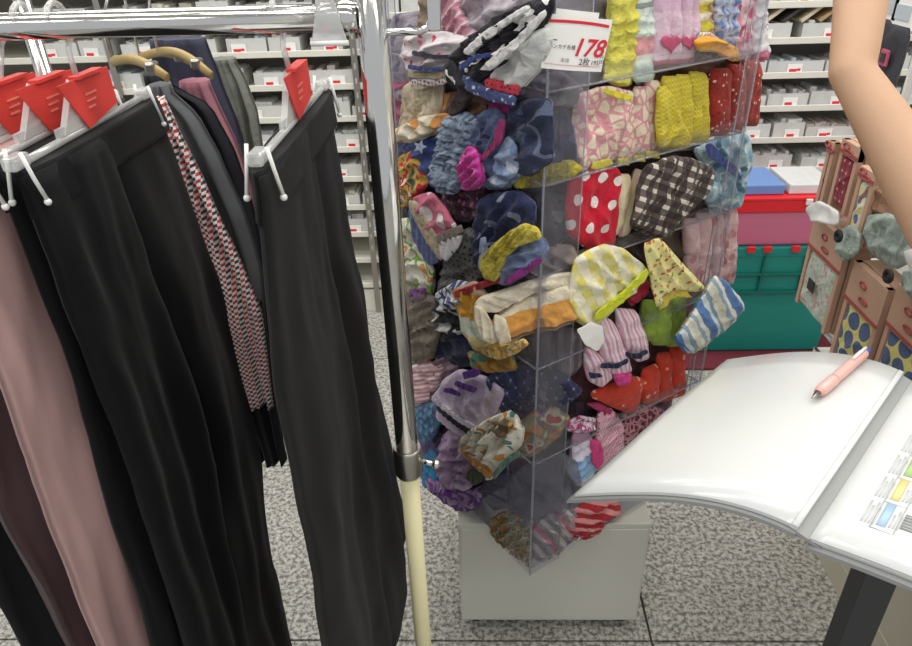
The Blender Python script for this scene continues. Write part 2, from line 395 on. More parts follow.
trousers(-.381, [(12, 168), (40, 250), (80, 360), (130, 500), (182, 646)], [(152, 92), (178, 160), (200, 222), (227, 307), (248, 392), (262, 470), (270, 560), (292, 646)], ZH-.004, .2, 'black_wool', 'wide black trousers with the largest front showing, left of the checked skirt', .42, 2, T=.012)
hanger(-.381, ZH, .545, .825, 'clear clip hanger with red tag holding the widest black trousers')
trousers(-.412, [(-8, 175), (20, 250), (62, 380), (100, 500), (140, 646)], [(120, 92), (150, 170), (190, 300), (215, 420), (240, 560), (255, 646)], ZH-.004, .22, 'black_wool_b', 'black trousers pressed between the widest black pair and the pink pair', .4, 3)
hanger(-.412, ZH, .535, .81, 'clear clip hanger with red tag just behind the hanger of the widest black trousers')
trousers(-.446, [(-60, 190), (-40, 280), (0, 395), (45, 520), (92, 646)], [(100, 95), (110, 170), (120, 300), (140, 420), (170, 560), (185, 646)], ZH-.004, .24, 'pink_satin', 'pale pink satin trousers beside the black trousers', .55, 4)
hanger(-.446, ZH, .53, .80, 'clear clip hanger with red tag above the pale pink trousers')
trousers(-.482, [(-90, 190), (-70, 300), (-30, 430), (0, 515), (66, 646)], [(60, 100), (70, 200), (80, 300), (95, 420), (120, 560), (140, 646)], ZH-.004, .24, 'mauve_brown', 'dark mauve trousers between pale pink trousers and the rack end', .5, 6)
hanger(-.482, ZH, .53, .80, 'clear clip hanger above the dark mauve trousers', red=False)
trousers(-.53, [(-130, 190), (-110, 300), (-80, 430), (-40, 515), (22, 646)], [(40, 100), (50, 200), (60, 300), (70, 420), (90, 560), (110, 646)], ZH-.004, .24, 'black_wool_b', 'black trousers left of the dark mauve pair', .5, 8)
hanger(-.53, ZH, .53, .80, 'clear clip hanger above the black trousers beside the dark mauve pair', red=False)
# single clear clip hanging on the rail
cx = aty(331, 20, RY)[0]; zt = RZ+.018
ch = thing('plastic_clip', 'frosted clear plastic clip on the chrome rail beside the upright', 'clip', (cx, RY, RZ-.03))
a = [(cx-.007, RY-.019, zt), (cx+.007, RY-.019, zt), (cx+.016, RY-.019, RZ-.018), (cx-.016, RY-.019, RZ-.018)]
obj('clip_plate', MB().hexa(a, [(p[0], p[1]+.003, p[2]) for p in a]), 'clear_plastic', ch, bevel=.001)
b = [(p[0], p[1]+.036, p[2]) for p in a]
obj('clip_plate', MB().hexa(b, [(p[0], p[1]+.003, p[2]) for p in b]), 'clear_plastic', ch, bevel=.001)
obj('clip_top', MB().box((cx, RY+.0, zt), (.016, .04, .005)), 'clear_plastic', ch, bevel=.002)
obj('clip_jaw', MB().tube([(cx-.017, RY-.018, RZ-.019), (cx+.017, RY-.018, RZ-.019)], .0025, 8), 'white_plastic', ch)

# second rail behind with skirts and jackets
r2 = thing('garment_rack', 'second garment rail behind the black trousers carrying jackets and a checked skirt', 'rack', (-.9, 1.1, 0))
for x in (-1.32, -.66):
    obj('upright', MB().tube([(x, 1.1, .03), (x, 1.1, 1.42)], .012, 14), 'chrome', r2)
    obj('foot_bar', MB().tube([(x, .98, .02), (x, 1.3, .02)], .012, 12), 'chrome', r2)
obj('hanging_rail', MB().tube([(-1.35, 1.1, 1.42), (-.12, 1.1, 1.42)], .011, 16), 'chrome', r2)
def garment(name, y, outline_L, outline_R, zt, zb, mat, label, cat, seed, T=.02, folds=((.01, 2.2, .2, .1), (.005, 4.3, .6, .2)), cut=True):
    pl = yplane(y)
    m = sheet(pl, outline_L, outline_R, pl.hit(*zt)[1], zb if not isinstance(zb, tuple) else pl.hit(*zb)[1], T, 0, folds, seed=seed, N=44, wob=.006)
    return tag(obj(name, m, mat), label, cat, 'clothes on the second rail')
CHK = pat('check', ['#e8e2dc', '#c4414c', '#4c4648', '#e8e2dc'], 118, .5, bump=.3)
garment('checked_skirt', .93, [(150, 98), (175, 200), (205, 300), (222, 360), (240, 402)], [(164, 100), (205, 180), (238, 250), (262, 310), (274, 398)], (158, 98), (258, 404), CHK, 'red, black and white checked skirt between two black trousers', 'skirt', 3, .012)
simple('grey_wool', '#55585a', .85, bump=.3, bscale=500, sheen=.05)
simple('dusty_pink', '#a8707c', .85, bump=.2, bscale=500, sheen=.05)
simple('navy_wool', '#34364a', .85, bump=.2, bscale=500, sheen=.05)
simple('fur_grey', '#7d8078', .9, bump=.8, bscale=160, var=.5, vscale=40)
simple('dark_skirt', '#15161f', .85, bump=.2, bscale=500)
garment('grey_jacket', .985, [(150, 88), (160, 140), (190, 260), (230, 380)], [(172, 92), (198, 115), (222, 155), (246, 210), (262, 270), (275, 400)], (160, 84), (250, 404), 'grey_wool', 'dark grey wool jacket beside the checked skirt', 'jacket', 5)
garment('black_jacket', 1.02, [(145, 76), (160, 140), (190, 260), (230, 380)], [(172, 84), (212, 104), (236, 150), (254, 210), (268, 270), (280, 400)], (150, 74), (250, 404), 'dark_skirt', 'black jacket edge between the grey and the pink jackets', 'jacket', 6, T=.012)
garment('pink_jacket', 1.06, [(180, 80), (185, 140), (200, 260)], [(210, 84), (222, 110), (236, 140), (252, 190), (262, 250), (270, 330)], (195, 80), (262, 330), 'dusty_pink', 'dusty pink jacket between the grey and navy jackets', 'jacket', 7)
garment('navy_jacket', 1.14, [(150, 38), (160, 100), (180, 220)], [(206, 38), (222, 80), (238, 120), (252, 170), (268, 250)], (180, 38), (262, 300), 'navy_wool', 'dark navy jacket behind the pink jacket', 'jacket', 8)
garment('grey_fur_jacket', 1.18, [(212, 62), (222, 110), (236, 200)], [(236, 62), (246, 80), (258, 112), (270, 180)], (224, 58), (262, 250), 'fur_grey', 'mottled grey jacket beside the navy jacket', 'jacket', 9)
garment('navy_skirt', .965, [(205, 300), (235, 400), (258, 455)], [(262, 300), (278, 400), (287, 455)], (240, 300), (270, 459), 'dark_skirt', 'dark navy skirt hem showing below the checked skirt', 'skirt', 10, T=.015)
def wood_hanger(p, q, y, label):
    A, B = aty(*p, y), aty(*q, y-.06); m = (A+B)/2
    h = thing('wooden_hanger', label, 'hanger', tuple(m), 'wooden hangers on the second rail')
    d = B-A; pts = [A+d*t+np.array([0, 0, .012*math.sin(math.pi*t)]) for t in np.linspace(0, 1, 9)]
    obj('hanger_arm', MB().tube(pts, .01, 10, rr=[(.003+.003*math.sin(math.pi*i/8), .0065) for i in range(9)]), 'wood', h)
    c = pts[0]; obj('hook', MB().tube([tuple(c), tuple(c+[0, 0, .05]), (c[0]+.01, 1.10-.013, 1.425), (c[0]+.01, 1.1, 1.436), (c[0]+.01, 1.113, 1.425)], .002, 8), 'chrome', h)
    obj('hanger_clip', MB().box(tuple(pts[6]), (.014, .02, .014)), 'steel', h, bevel=.003)
wood_hanger((112, 62), (168, 78), 1.0, 'wooden hanger with its arm above the grey jacket')
wood_hanger((158, 52), (212, 76), 1.06, 'wooden hanger with metal clip above the pink jacket')
wood_hanger((140, 58), (196, 64), 1.12, 'wooden hanger tilted up towards the navy jacket')

# ------------------------------------------------------------------ acrylic tower
ANG = math.radians(35.4)
uR = np.array([math.cos(ANG), math.sin(ANG), 0]); uL = np.array([-math.sin(ANG), math.cos(ANG), 0])
FC = np.array([.089, .926, 0]); SD = .435
PR = Pl(FC, uR, -uL); PLf = Pl(FC, uL, -uR)
def tp(a, b, z): return tuple(FC+uR*a+uL*b+np.array([0, 0, z]))
LV = [.36, .62, .82, .985, 1.125, 1.25, 1.375, 1.51]; TOP = 1.64
tw = thing('sock_display_tower', 'clear acrylic display tower stuffed with socks and handkerchiefs on white base', 'display stand', tp(SD/2, SD/2, .345))
def slab(a0, a1, b0, b1, z0, z1): return MB().hexa([tp(a0, b0, z0), tp(a1, b0, z0), tp(a1, b1, z0), tp(a0, b1, z0)], [tp(a0, b0, z1), tp(a1, b0, z1), tp(a1, b1, z1), tp(a0, b1, z1)])
for i, z in enumerate(LV):
    s = obj('shelf', slab(.004, SD-.004, .004, SD-.004, z-.002, z+.002), 'acrylic' if i else 'acrylic_grey', tw)
    m = MB()
    for k in range(4):
        c = [(0, 0), (SD, 0), (SD, SD), (0, SD)]; p, q = c[k], c[(k+1) % 4]
        m.tube([tp(p[0]*.985+.003, p[1]*.985+.003, z), tp(q[0]*.985+.003, q[1]*.985+.003, z)], .0018, 6)
    obj('shelf_edge', m, 'acrylic_edge', s)
G = .072
for ca, cb, sa, sb in ((0, 0, 1, 1), (SD, 0, -1, 1), (0, SD, 1, -1), (SD, SD, -1, -1)):
    t = .0025 if ca == cb == 0 else .002; g = G if ca == cb == 0 else .03
    mat = 'acrylic_grey' if ca == cb == 0 else 'acrylic'
    m = slab(ca, ca+sa*g, cb, cb+sb*t, .345, TOP)
    obj('corner_guard', m, mat, tw); c2 = obj('corner_guard', slab(ca, ca+sa*t, cb+sb*t, cb+sb*g, .345, TOP), mat, tw)
    obj('guard_edge', MB().tube([tp(ca, cb, .345), tp(ca, cb, TOP)], .002, 6).tube([tp(ca+sa*g, cb, .345), tp(ca+sa*g, cb, TOP)], .0012, 6).tube([tp(ca, cb+sb*g, .345), tp(ca, cb+sb*g, TOP)], .0012, 6), 'acrylic_edge', c2)
for k in range(2):
    a = slab(SD/2-.0015, SD/2+.0015, .09, SD-.09, .345, TOP) if k else slab(.09, SD-.09, SD/2-.0015, SD/2+.0015, .345, TOP)
    obj('divider', a, 'acrylic_grey', tw)
# core board keeps the four sides apart
simple('core_grey', '#8d8890', .7)
obj('core_column', slab(SD/2-.06, SD/2+.06, SD/2-.06, SD/2+.06, .345, TOP), 'core_grey', tw)
# short front stops on each shelf
for z in LV[1:]:
    obj('front_stop', slab(G, SD-.03, .0, .002, z, z+.022), 'acrylic', tw)
# base
b0 = atz(460, 632, .03); b1 = atz(637, 622, .03)
bx, by = .150, 1.05+.19
bs = thing('display_base', 'white box base on casters under the clear acrylic tower', 'base', (bx, by, 0))
m = MB()
obj('base_body', MB().box((bx, by, .18), (.405, .36, .30)), 'base_white', bs, bevel=.006)
obj('base_lid', MB().box((bx, by, .336), (.405, .36, .014)), 'base_white', bs, bevel=.002)
obj('turntable', MB().tube([(bx, by, .343), (bx, by, .3446)], .12, 32), 'steel', bs)
for i in (-1, 1):
    for j in (-1, 1):
        c = obj('caster', MB().tube([(bx+i*.17-.008, by+j*.15, .016), (bx+i*.17+.008, by+j*.15, .016)], .016, 16), 'black_rubber', bs)
        obj('caster_plate', MB().box((bx+i*.17, by+j*.15, .028), (.04, .04, .008)), 'steel', c)

# ------------------------------------------------------------------ folded cloths
def chaikin(P, n=1, c=.11):
    for _ in range(n):
        Q = []
        for i in range(len(P)):
            a, b = P[i], P[(i+1) % len(P)]; Q += [a*(1-c)+b*c, a*c+b*(1-c)]
        P = Q
    return P
def resample(P, N):
    P = np.array(P+[P[0]]); sg = np.linalg.norm(np.diff(P, axis=0), axis=1); cs = np.concatenate([[0], np.cumsum(sg)])
    t = np.linspace(0, cs[-1], N, endpoint=False); return np.stack([np.interp(t, cs, P[:, 0]), np.interp(t, cs, P[:, 1])], 1)
RING = [.0, .1, .2, .3, .4, .5, .6, .69, .77, .84, .9, .945, .975, 1.0]
def soft(pl, outline, d, T, fold=(.004, 18, 90), ang=0, seed=0, px=True, N=64, shift=(0, 0), scale=1, crumple=1.0, round_=1, prof=7):
    """a soft folded cloth lying in plane pl: outline in the plane, thickness, wrinkles and curled edges"""
    P = [pl.hit(p[0]+shift[0], p[1]+shift[1], d) for p in outline] if px else [np.array(p, float) for p in outline]
    P = resample(chaikin(P, round_), N); c = P.mean(0)
    P = c+(P-c)*scale
    if crumple:
        for q in P:
            e = noise.noise(Vector((q[0]*55, q[1]*55, seed*1.3)))*.0026*crumple; dv = q-c; q += dv/(np.linalg.norm(dv)+1e-6)*e
    ca, sa = math.cos(math.radians(ang)), math.sin(math.radians(ang))
    rot = lambda q: np.array([ca*q[0]+sa*q[1], -sa*q[0]+ca*q[1]])
    rp = np.array([rot(q) for q in P]); mn, mx = rp.min(0), rp.max(0)
    A, fq, fa = fold; fa = math.radians(fa); fd = np.array([math.cos(fa), math.sin(fa)])
    mb = MB(); nr = len(RING); T = T*.55; cr = crumple*min(.010, T*.85)
    def put(q, dd):
        mb.v.append(tuple(pl.pt(q[0], q[1], d+dd))); u = rot(q); mb.uv.append(tuple(u)); mb.uv2.append(tuple((u-mn)/np.maximum(mx-mn, 1e-6)))
    for side in (1, -1):
        for t in RING:
            for q in P:
                r = c+(q-c)*t
                h = T*(max(0, 1-t**prof))**.5
                x = float((r-c)@fd); y = float((r-c)@np.array([-fd[1], fd[0]]))
                wv = noise.noise(Vector((x*14+seed*3.1, y*9, seed)))
                s1 = math.sin(x*fq*6.283+3.0*wv+seed)
                f = A*1.15*(1-2*abs(s1)**.7)*(1-.7*t**6)            # pinched ridges
                rg = 1-2*abs(noise.noise(Vector((r[0]*24+seed*2.2, r[1]*24, seed*.7))))*1.6
                rg2 = 1-2*abs(noise.noise(Vector((r[0]*52+seed, r[1]*52, seed*1.9))))*1.6
                f += cr*(.8*rg+.35*rg2)*(1-.6*t**6)
                cl = cr*1.2*noise.noise(Vector((r[0]*17, r[1]*17, seed+7)))   # curled as a whole
                put(r, h+f+cl if side > 0 else -h*.8+f*.5+cl)
    for sd in (0, 1):
        b = sd*nr*N
        for i in range(nr-1):
            for k in range(N):
                j = (k+1) % N; q = (b+i*N+k, b+(i+1)*N+k, b+(i+1)*N+j, b+i*N+j)
                mb.f.append(q if sd == 0 else q[::-1]); mb.sm.append(True)
    for k in range(N):
        j = (k+1) % N; mb.f.append(((nr-1)*N+k, (2*nr-1)*N+k, (2*nr-1)*N+j, (nr-1)*N+j)); mb.sm.append(True)
    return mb
SEED = [0]
def cloth(name, pl, d, T, outline, mat, label, cat='handkerchief', ang=0, fold=(.0035, 22, 90), group='cloths in the acrylic tower', extra=(), cr=.65, layers=2):
    """extra: parts (name, outline, dd, T, mat, ang, fold)"""
    SEED[0] += 1
    m = soft(pl, outline, d, T, fold, ang, SEED[0], scale=(1.14 if pl is PLf else 1.08) if layers else .95, crumple=cr, prof=7 if layers else 2.6); a = np.array(m.v)
    if cat == 'trim' or name == 'folded_cloth': return tag(obj(name, m, mat), label, cat, group)
    r = thing(name, label, cat, tuple(a.mean(0)*[1, 1, 0]+[0, 0, a[:, 2].min()]), group)
    obj('main_fold', m, mat, r)
    q = random.Random(SEED[0])
    for k in range(1, layers+1):                        # the layers folded behind
        SEED[0] += 1
        obj('lower_fold', soft(pl, outline, d-T*.55*k, T*.8, fold, ang, SEED[0], scale=1.12 if pl is PLf else 1.05, crumple=cr, shift=(q.uniform(-3, 3)*k*.8, q.uniform(.5, 3.2)*k*.8)), mat, r)
    for e in extra:
        nm, ol, dd, tt, mm, an, fo = e
        SEED[0] += 1; obj(nm, soft(pl, ol, d+dd, tt, fo, an, SEED[0], scale=1 if layers else .95, crumple=.5 if layers else .25, prof=7 if layers else 2.6), mm, r)
    return r
def folds(name, pl, d, T, outs, mat, label, cat='handkerchief', ang=0, fold=(.002, 25, 0), group='cloths in the acrylic tower', dd=-.004, mats=None):
    """a cloth folded so that several upright folds show side by side"""
    T *= 1.9
    return cloth(name, pl, d, T, outs[0], mat, label, cat, ang, (.0008, 14, 90), group, cr=.25, layers=0, extra=[('cloth_fold', o, dd*(i+1), T, (mats[i] if mats else mat), ang, (.0008, 14, 90)) for i, o in enumerate(outs[1:])])
def q4(x0, y0, x1, y1, sk=0): return [(x0+sk, y0), (x1+sk, y0), ((x1+sk+x1)/2, (y0+y1)/2), (x1, y1), (x0, y1), ((x0+sk+x0)/2, (y0+y1)/2)]
FR = yplane(.975)      # cloths lying across the front corner inside the tower
FR2 = yplane(1.005)
R_, L_ = PR, PLf
Vf = (.002, 30, 0); Df = (.004, 20, 60); Hf = (.003, 26, 90)

# ---- right side of the tower, top shelf
cloth('yellow_towel', R_, -.03, .016, [(612, -30), (636, -30), (634, 30), (631, 66), (628, 82), (616, 82), (606, 76), (610, 30)], pat('plain', ['#ece36c', '#d8d25c'], 30, bump=1, bscale=300), 'lime yellow fluffy towel beside the price card', 'towel', fold=(.005, 26, 90),
      extra=[('hem', [(604, 74), (618, 76), (631, 78), (630, 84), (616, 83), (603, 80)], .008, .006, pat('plain', ['#f2ee7a', '#e6df66']), 0, Vf)])
cloth('mint_towel', R_, -.03, .014, q4(631, -30, 650, 78, 2), pat('bands', [(0, '#cfe0d2'), (.18, '#e2e8dc'), (.26, '#e9a9ae'), (.42, '#d9e6dc'), (.66, '#8d9a94'), (.7, '#d5e2d8')]), 'mint and pink rolled towel beside the lime yellow towel', 'towel', fold=Hf)
HB = pat('bands', [(0, '#d9849c'), (.07, '#ead7e0'), (.12, '#e3c6d6'), (.6, '#dcb9cf')])
HM = pat('plain', ['#dfc3d4', '#d4b3c9'], 20)
folds('heart_towel', R_, -.03, .011, [[(650, -30), (668, -30), (670, 20), (668, 66), (650, 68), (650, 20)], q4(664, -30, 678, 66, 1), q4(676, -30, 688, 65, 1), q4(686, -30, 697, 63, 1)], HB, 'lavender pink towel with dark pink hearts and hem', 'towel', dd=-.001)
simple('heart_pink', '#c65b7c', .9, bump=.5, bscale=500)
def heart(px, py, s, d):
    pts = []
    for i in range(26):
        t = 2*math.pi*i/26; pts.append((px+s*math.sin(t)**3, py-s*(.8*math.cos(t)-.3*math.cos(2*t)-.12*math.cos(3*t)-.06*math.cos(4*t))))
    return soft(R_, pts, d, .003, (.001, 20, 0), 0, 3)
ht = [o for o in COL.objects if o.name.startswith('heart_towel')][0]
for px, py, s in ((671, 43, 10), (689, 42, 8)): obj('heart_print', heart(px, py, s, -.018), 'heart_pink', ht)
cloth('yellow_stripe_towel', R_, -.045, .012, q4(696, -30, 711, 38, 1), pat('bands', [(0, '#ece5c0'), (.16, '#d9cc4e'), (.3, '#f0e6d4'), (.4, '#dccf58'), (.55, '#ecdcd2'), (.68, '#dccf5c'), (.85, '#ecdccf')]), 'yellow and cream striped towel beside the heart towel', 'towel', fold=Hf)
cloth('mauve_towel', R_, -.045, .01, q4(708, -30, 719, 40, 1), pat('stripe', ['#b98a92', '#b59c80', '#c7a69a'], 60), 'thin mauve and tan towel edge beside the blue floral towel', 'towel')
cloth('blue_floral_towel', R_, -.04, .014, [(717, -30), (738, -30), (738, 10), (733, 48), (716, 44), (715, 10)], pat('blotch', ['#7388b8', '#aebbd8', '#d5dbe6', '#8fa2cc'], 70), 'pale blue floral towel on the top shelf beside the pink floral one', 'towel')
cloth('pink_floral_towel', R_, -.04, .013, [(736, -30), (757, -30), (754, 10), (748, 52), (742, 57), (730, 54), (734, 20)], pat('floral', ['#eecdd0', '#e27a98', '#d95a84', '#e79aae'], 50, .5), 'pale pink towel with rose flowers beside the blue floral towel', 'towel')
cloth('white_towel', R_, -.05, .011, q4(752, -30, 768, 55, -4), pat('bands', [(0, '#d9799c'), (.09, '#e4e2e4'), (.6, '#d7d9de')]), 'white towel with pink hem at the tower corner', 'towel')
cloth('orange_hem_towel', R_, -.012, .01, [(694, 42), (704, 36), (722, 40), (735, 50), (733, 60), (726, 57), (712, 50), (698, 50)], pat('plain', ['#efb046', '#e29c38'], 20), 'folded dark towel with bright orange hem', 'towel',
      extra=[('inner_fold', [(696, 50), (712, 49), (728, 57), (722, 62), (704, 64), (695, 62)], -.008, .008, pat('plain', ['#5f5254', '#4c4246']), 0, Vf), ('striped_fold', [(698, 32), (712, 32), (722, 42), (704, 40), (697, 44)], -.006, .006, pat('stripe', ['#8fa2cc', '#f0efe8', '#d8a060', '#f0efe8'], 120, rot=.6), 0, Vf)])
# ---- second shelf
LEAF = pat('voro', ['#e9dcc2', '#dc9fa6'], 60, .10)
YH = pat('plain', ['#e9df48', '#dccf3c'])
cloth('leaf_print_handkerchief', R_, -.022, .016, [(580, 96), (606, 88), (632, 94), (628, 110), (622, 132), (612, 160), (600, 166), (578, 168), (574, 130)], LEAF, 'cream handkerchief with pink leaf print and yellow hem under the price card', ang=20, fold=(.004, 20, 20),
      extra=[('hem', [(604, 88), (620, 92), (634, 96), (630, 101), (616, 98), (603, 92)], .014, .004, YH, 0, Vf), ('hem', [(592, 162), (610, 158), (614, 164), (600, 170), (590, 169)], .012, .005, YH, 0, Vf)])
folds('leaf_print_handkerchief', R_, -.03, .011, [q4(614, 100, 632, 164, 2), q4(629, 84, 646, 161, 3), q4(643, 78, 659, 157, 1)], LEAF, 'row of cream and pink leaf print handkerchief folds beside yellow ones', dd=-.002)
for x0_, y0_ in ((617, 161), (634, 158), (646, 154)): obj('hem', soft(R_, q4(x0_, y0_-3, x0_+11, y0_+4), -.02, .006, Vf, 0, 2), YH, [o for o in COL.objects if o.name.startswith('leaf_print_handkerchief.')][0])
YT = pat('check', ['#d8c83a', '#cbb62c', '#d6c436', '#e3d878'], 140, .6)
cloth('yellow_handkerchief', R_, -.014, .014, [(658, 90), (666, 88), (676, 110), (688, 138), (684, 147), (672, 146), (658, 146), (656, 120)], YT, 'yellow gingham handkerchief leaning against folded yellow ones', ang=15, fold=(.003, 20, 20))
folds('yellow_handkerchief', R_, -.03, .01, [q4(662, 74, 680, 146, -1), q4(676, 72, 691, 146, -1), q4(688, 69, 700, 145, 0), q4(697, 70, 708, 144, -2)], YT, 'stack of yellow gingham handkerchiefs standing on edge', dd=-.002)
RD = pat('floral', ['#98322a', '#dcc0b4', '#7c2018', '#98322a', '#b04a38'], 150, .32)
folds('red_handkerchief', R_, -.035, .012, [q4(706, 66, 728, 138, 3), q4(724, 62, 742, 134, 3), q4(739, 58, 757, 128, 3)], RD, 'brick red handkerchiefs with white dashes standing on edge', dd=-.002)
# ---- third shelf
POLK = pat('dots', ['#c81c34', '#f0e6e2'], 27, .22, rot=.5)
cloth('polka_dot_handkerchief', R_, -.012, .014, [(570, 182), (592, 172), (614, 170), (619, 178), (616, 215), (610, 252), (604, 257), (584, 245), (568, 232), (567, 205)], POLK, 'red handkerchief with white polka dots', ang=10, fold=(.002, 16, 20))
CP = pat('stripe', ['#efe3c0', '#e6d79c', '#e9c3b8', '#efe3c0'], 45)
folds('cream_handkerchief', R_, -.026, .01, [[(617, 172), (630, 172), (628, 200), (618, 236), (612, 238), (614, 200)], [(634, 166), (648, 170), (640, 205), (624, 240), (616, 238), (626, 205)]], CP, 'cream and pink handkerchief folds beside the polka dot one')
DK = pat('check', ['#463c3a', '#6d625c', '#5c514c', '#d8d0c4'], 58, .62)
cloth('brown_check_handkerchief', R_, .006, .022, [(648, 168), (672, 158), (696, 162), (709, 170), (704, 192), (690, 204), (680, 218), (664, 235), (648, 228), (634, 222), (640, 195)], DK, 'dark brown gingham handkerchief with white flowers drooping off the shelf', ang=-25, fold=(.006, 18, -30))
cloth('blue_packet', R_, -.03, .018, [(694, 150), (716, 140), (748, 134), (747, 165), (740, 200), (712, 206), (700, 190), (706, 170)], pat('blotch', ['#5d7c92', '#93b4c4', '#cfe0e4', '#a6c6d2'], 28), 'pale blue wrapped packet at the tower corner', 'packet', fold=(.006, 14, 40),
      extra=[('ribbon', [(704, 145), (712, 143), (722, 156), (736, 166), (742, 178), (736, 178), (722, 166), (710, 158)], .022, .003, pat('plain', ['#4b5690', '#3c4680']), 0, Vf)])
# ---- fourth shelf
PK = pat('floral', ['#d8b4b4', '#c98a92', '#e6cac8', '#b98084'], 40, .4)
PKC = [q4(682, 216, 698, 290, 0), q4(694, 210, 710, 290, 0), q4(707, 206, 722, 288, 0), q4(719, 203, 734, 286, 2)]
folds('pink_socks', R_, -.05, .012, PKC, PK, 'dusty pink patterned sock bundle standing against the tower corner', 'socks')
YC = pat('check', ['#e6dfa0', '#eee8c8', '#e2d674', '#f0ecd6'], 34, .5)
cloth('yellow_check_towel', R_, .022, .014, [(578, 258), (602, 246), (622, 250), (648, 272), (630, 292), (608, 312), (594, 326), (580, 318), (572, 300), (574, 275)], YC, 'pale yellow and white checked towel with lime hem drooping outwards', 'towel', 30, (.005, 16, 50),
      extra=[('hem', [(646, 268), (650, 274), (628, 298), (604, 318), (594, 322), (596, 312), (622, 292)], .012, .004, pat('plain', ['#d9e03c', '#cbd42e']), 0, Vf)])
cloth('floral_kerchief', R_, .03, .008, [(645, 246), (660, 240), (676, 258), (704, 288), (690, 290), (676, 288), (662, 296), (658, 306), (652, 280)], pat('floral', ['#ece29c', '#c9503c', '#8fa04c', '#d68a3c'], 95, .33), 'pale yellow kerchief with small red and green flowers hanging down', ang=40, fold=(.003, 16, 40),
      extra=[('tail', [(658, 292), (672, 286), (686, 290), (693, 298), (680, 295), (664, 302), (660, 312)], -.006, .006, pat('plain', ['#e6d25c', '#d8c24c']), 0, Vf)])
cloth('brown_cloth', R_, -.03, .02, [(622, 236), (648, 230), (662, 246), (668, 290), (650, 302), (630, 290), (618, 262)], pat('plain', ['#4c3a36', '#3a2c2a'], 20), 'dark brown cloth tucked behind the yellow checked towel', fold=(.006, 18, 60))
cloth('red_cloth', R_, .002, .01, [(628, 292), (642, 278), (648, 282), (646, 292), (634, 302)], pat('plain', ['#c8324c', '#a82a40']), 'small crimson cloth tucked under the yellow checked towel')
# ---- fifth shelf
GRN = pat('plain', ['#9db84a', '#86a23c'], 25, bump=.8)
folds('green_socks', R_, -.014, .014, [q4(650, 294, 668, 346, 3), q4(638, 298, 652, 342, 4), q4(664, 290, 684, 348, 3)], GRN, 'olive green sock bundle below the floral kerchief', 'socks')
BS = pat('stripe', ['#e6e4d2', '#9fb6c8', '#f0ede0', '#5f86bc', '#5f86bc', '#d6e0e2', '#8fa8b4', '#eae6d6'], 15)
cloth('striped_towel', R_, .04, .012, [(714, 278), (726, 284), (743, 306), (730, 322), (706, 342), (692, 350), (678, 336), (690, 318), (704, 296)], BS, 'blue and white striped towel hanging out at the tower corner', 'towel', 35, (.003, 14, 40),
      extra=[('under_fold', [(728, 284), (744, 308), (726, 328), (698, 352), (690, 350), (704, 340), (730, 318)], -.010, .006, pat('stripe', ['#efe6c8', '#c9d07c', '#f0ead2'], 40, rot=.7), 0, Vf)])
PST = pat('stripe', ['#ecd8e0', '#e6b4c6', '#f2e8ec', '#d99ab2'], 60)
folds('pink_striped_socks', R_, .004, .014, [[(596, 312), (612, 318), (626, 352), (632, 372), (620, 380), (606, 372), (598, 350)], [(614, 306), (636, 308), (646, 340), (650, 360), (638, 364), (624, 350), (616, 330)], [(584, 345), (600, 352), (612, 376), (600, 388), (588, 382), (583, 365)]], PST, 'pink and white striped socks with navy bands', 'socks', 20, mats=[PST, PST])
ps = [o for o in COL.objects if o.name.startswith('pink_striped_socks')][0]
NV = pat('plain', ['#2c3050', '#242844'])
for ol in ([(600, 363), (616, 364), (628, 358), (629, 362), (616, 369), (600, 368)], [(626, 352), (638, 354), (647, 349), (648, 353), (638, 359), (626, 357)], [(588, 372), (600, 373), (604, 377), (590, 379)]):
    obj('navy_band', soft(R_, ol, .02, .004, Vf, 0, 1), NV, ps)
obj('toe', soft(R_, [(612, 376), (626, 370), (632, 374), (630, 384), (618, 386)], .012, .008, Vf, 0, 1), pat('plain', ['#e04c94', '#cc3c84']), ps)
hx = [(576, 330), (590, 322), (602, 326), (605, 340), (598, 352), (586, 346)]
tag(obj('paper_tag', soft(R_, hx, .05, .0012, (.0002, 10, 0)), 'card_white'), 'small white paper tag hanging under the yellow checked towel', 'tag')
OR = pat('floral', ['#c8402c', '#d0503c', '#c23c28', '#e8a890'], 55, .3)
folds('orange_red_handkerchief', R_, -.014, .013, [[(588, 392), (604, 384), (632, 374), (646, 378), (640, 400), (634, 417), (612, 408), (590, 398)], [(642, 368), (656, 362), (660, 372), (656, 406), (640, 404), (638, 385)], [(656, 352), (670, 350), (672, 400), (656, 404)], [(668, 346), (684, 344), (684, 396), (670, 400)]], OR, 'orange red handkerchiefs with star print standing on edge', ang=10)
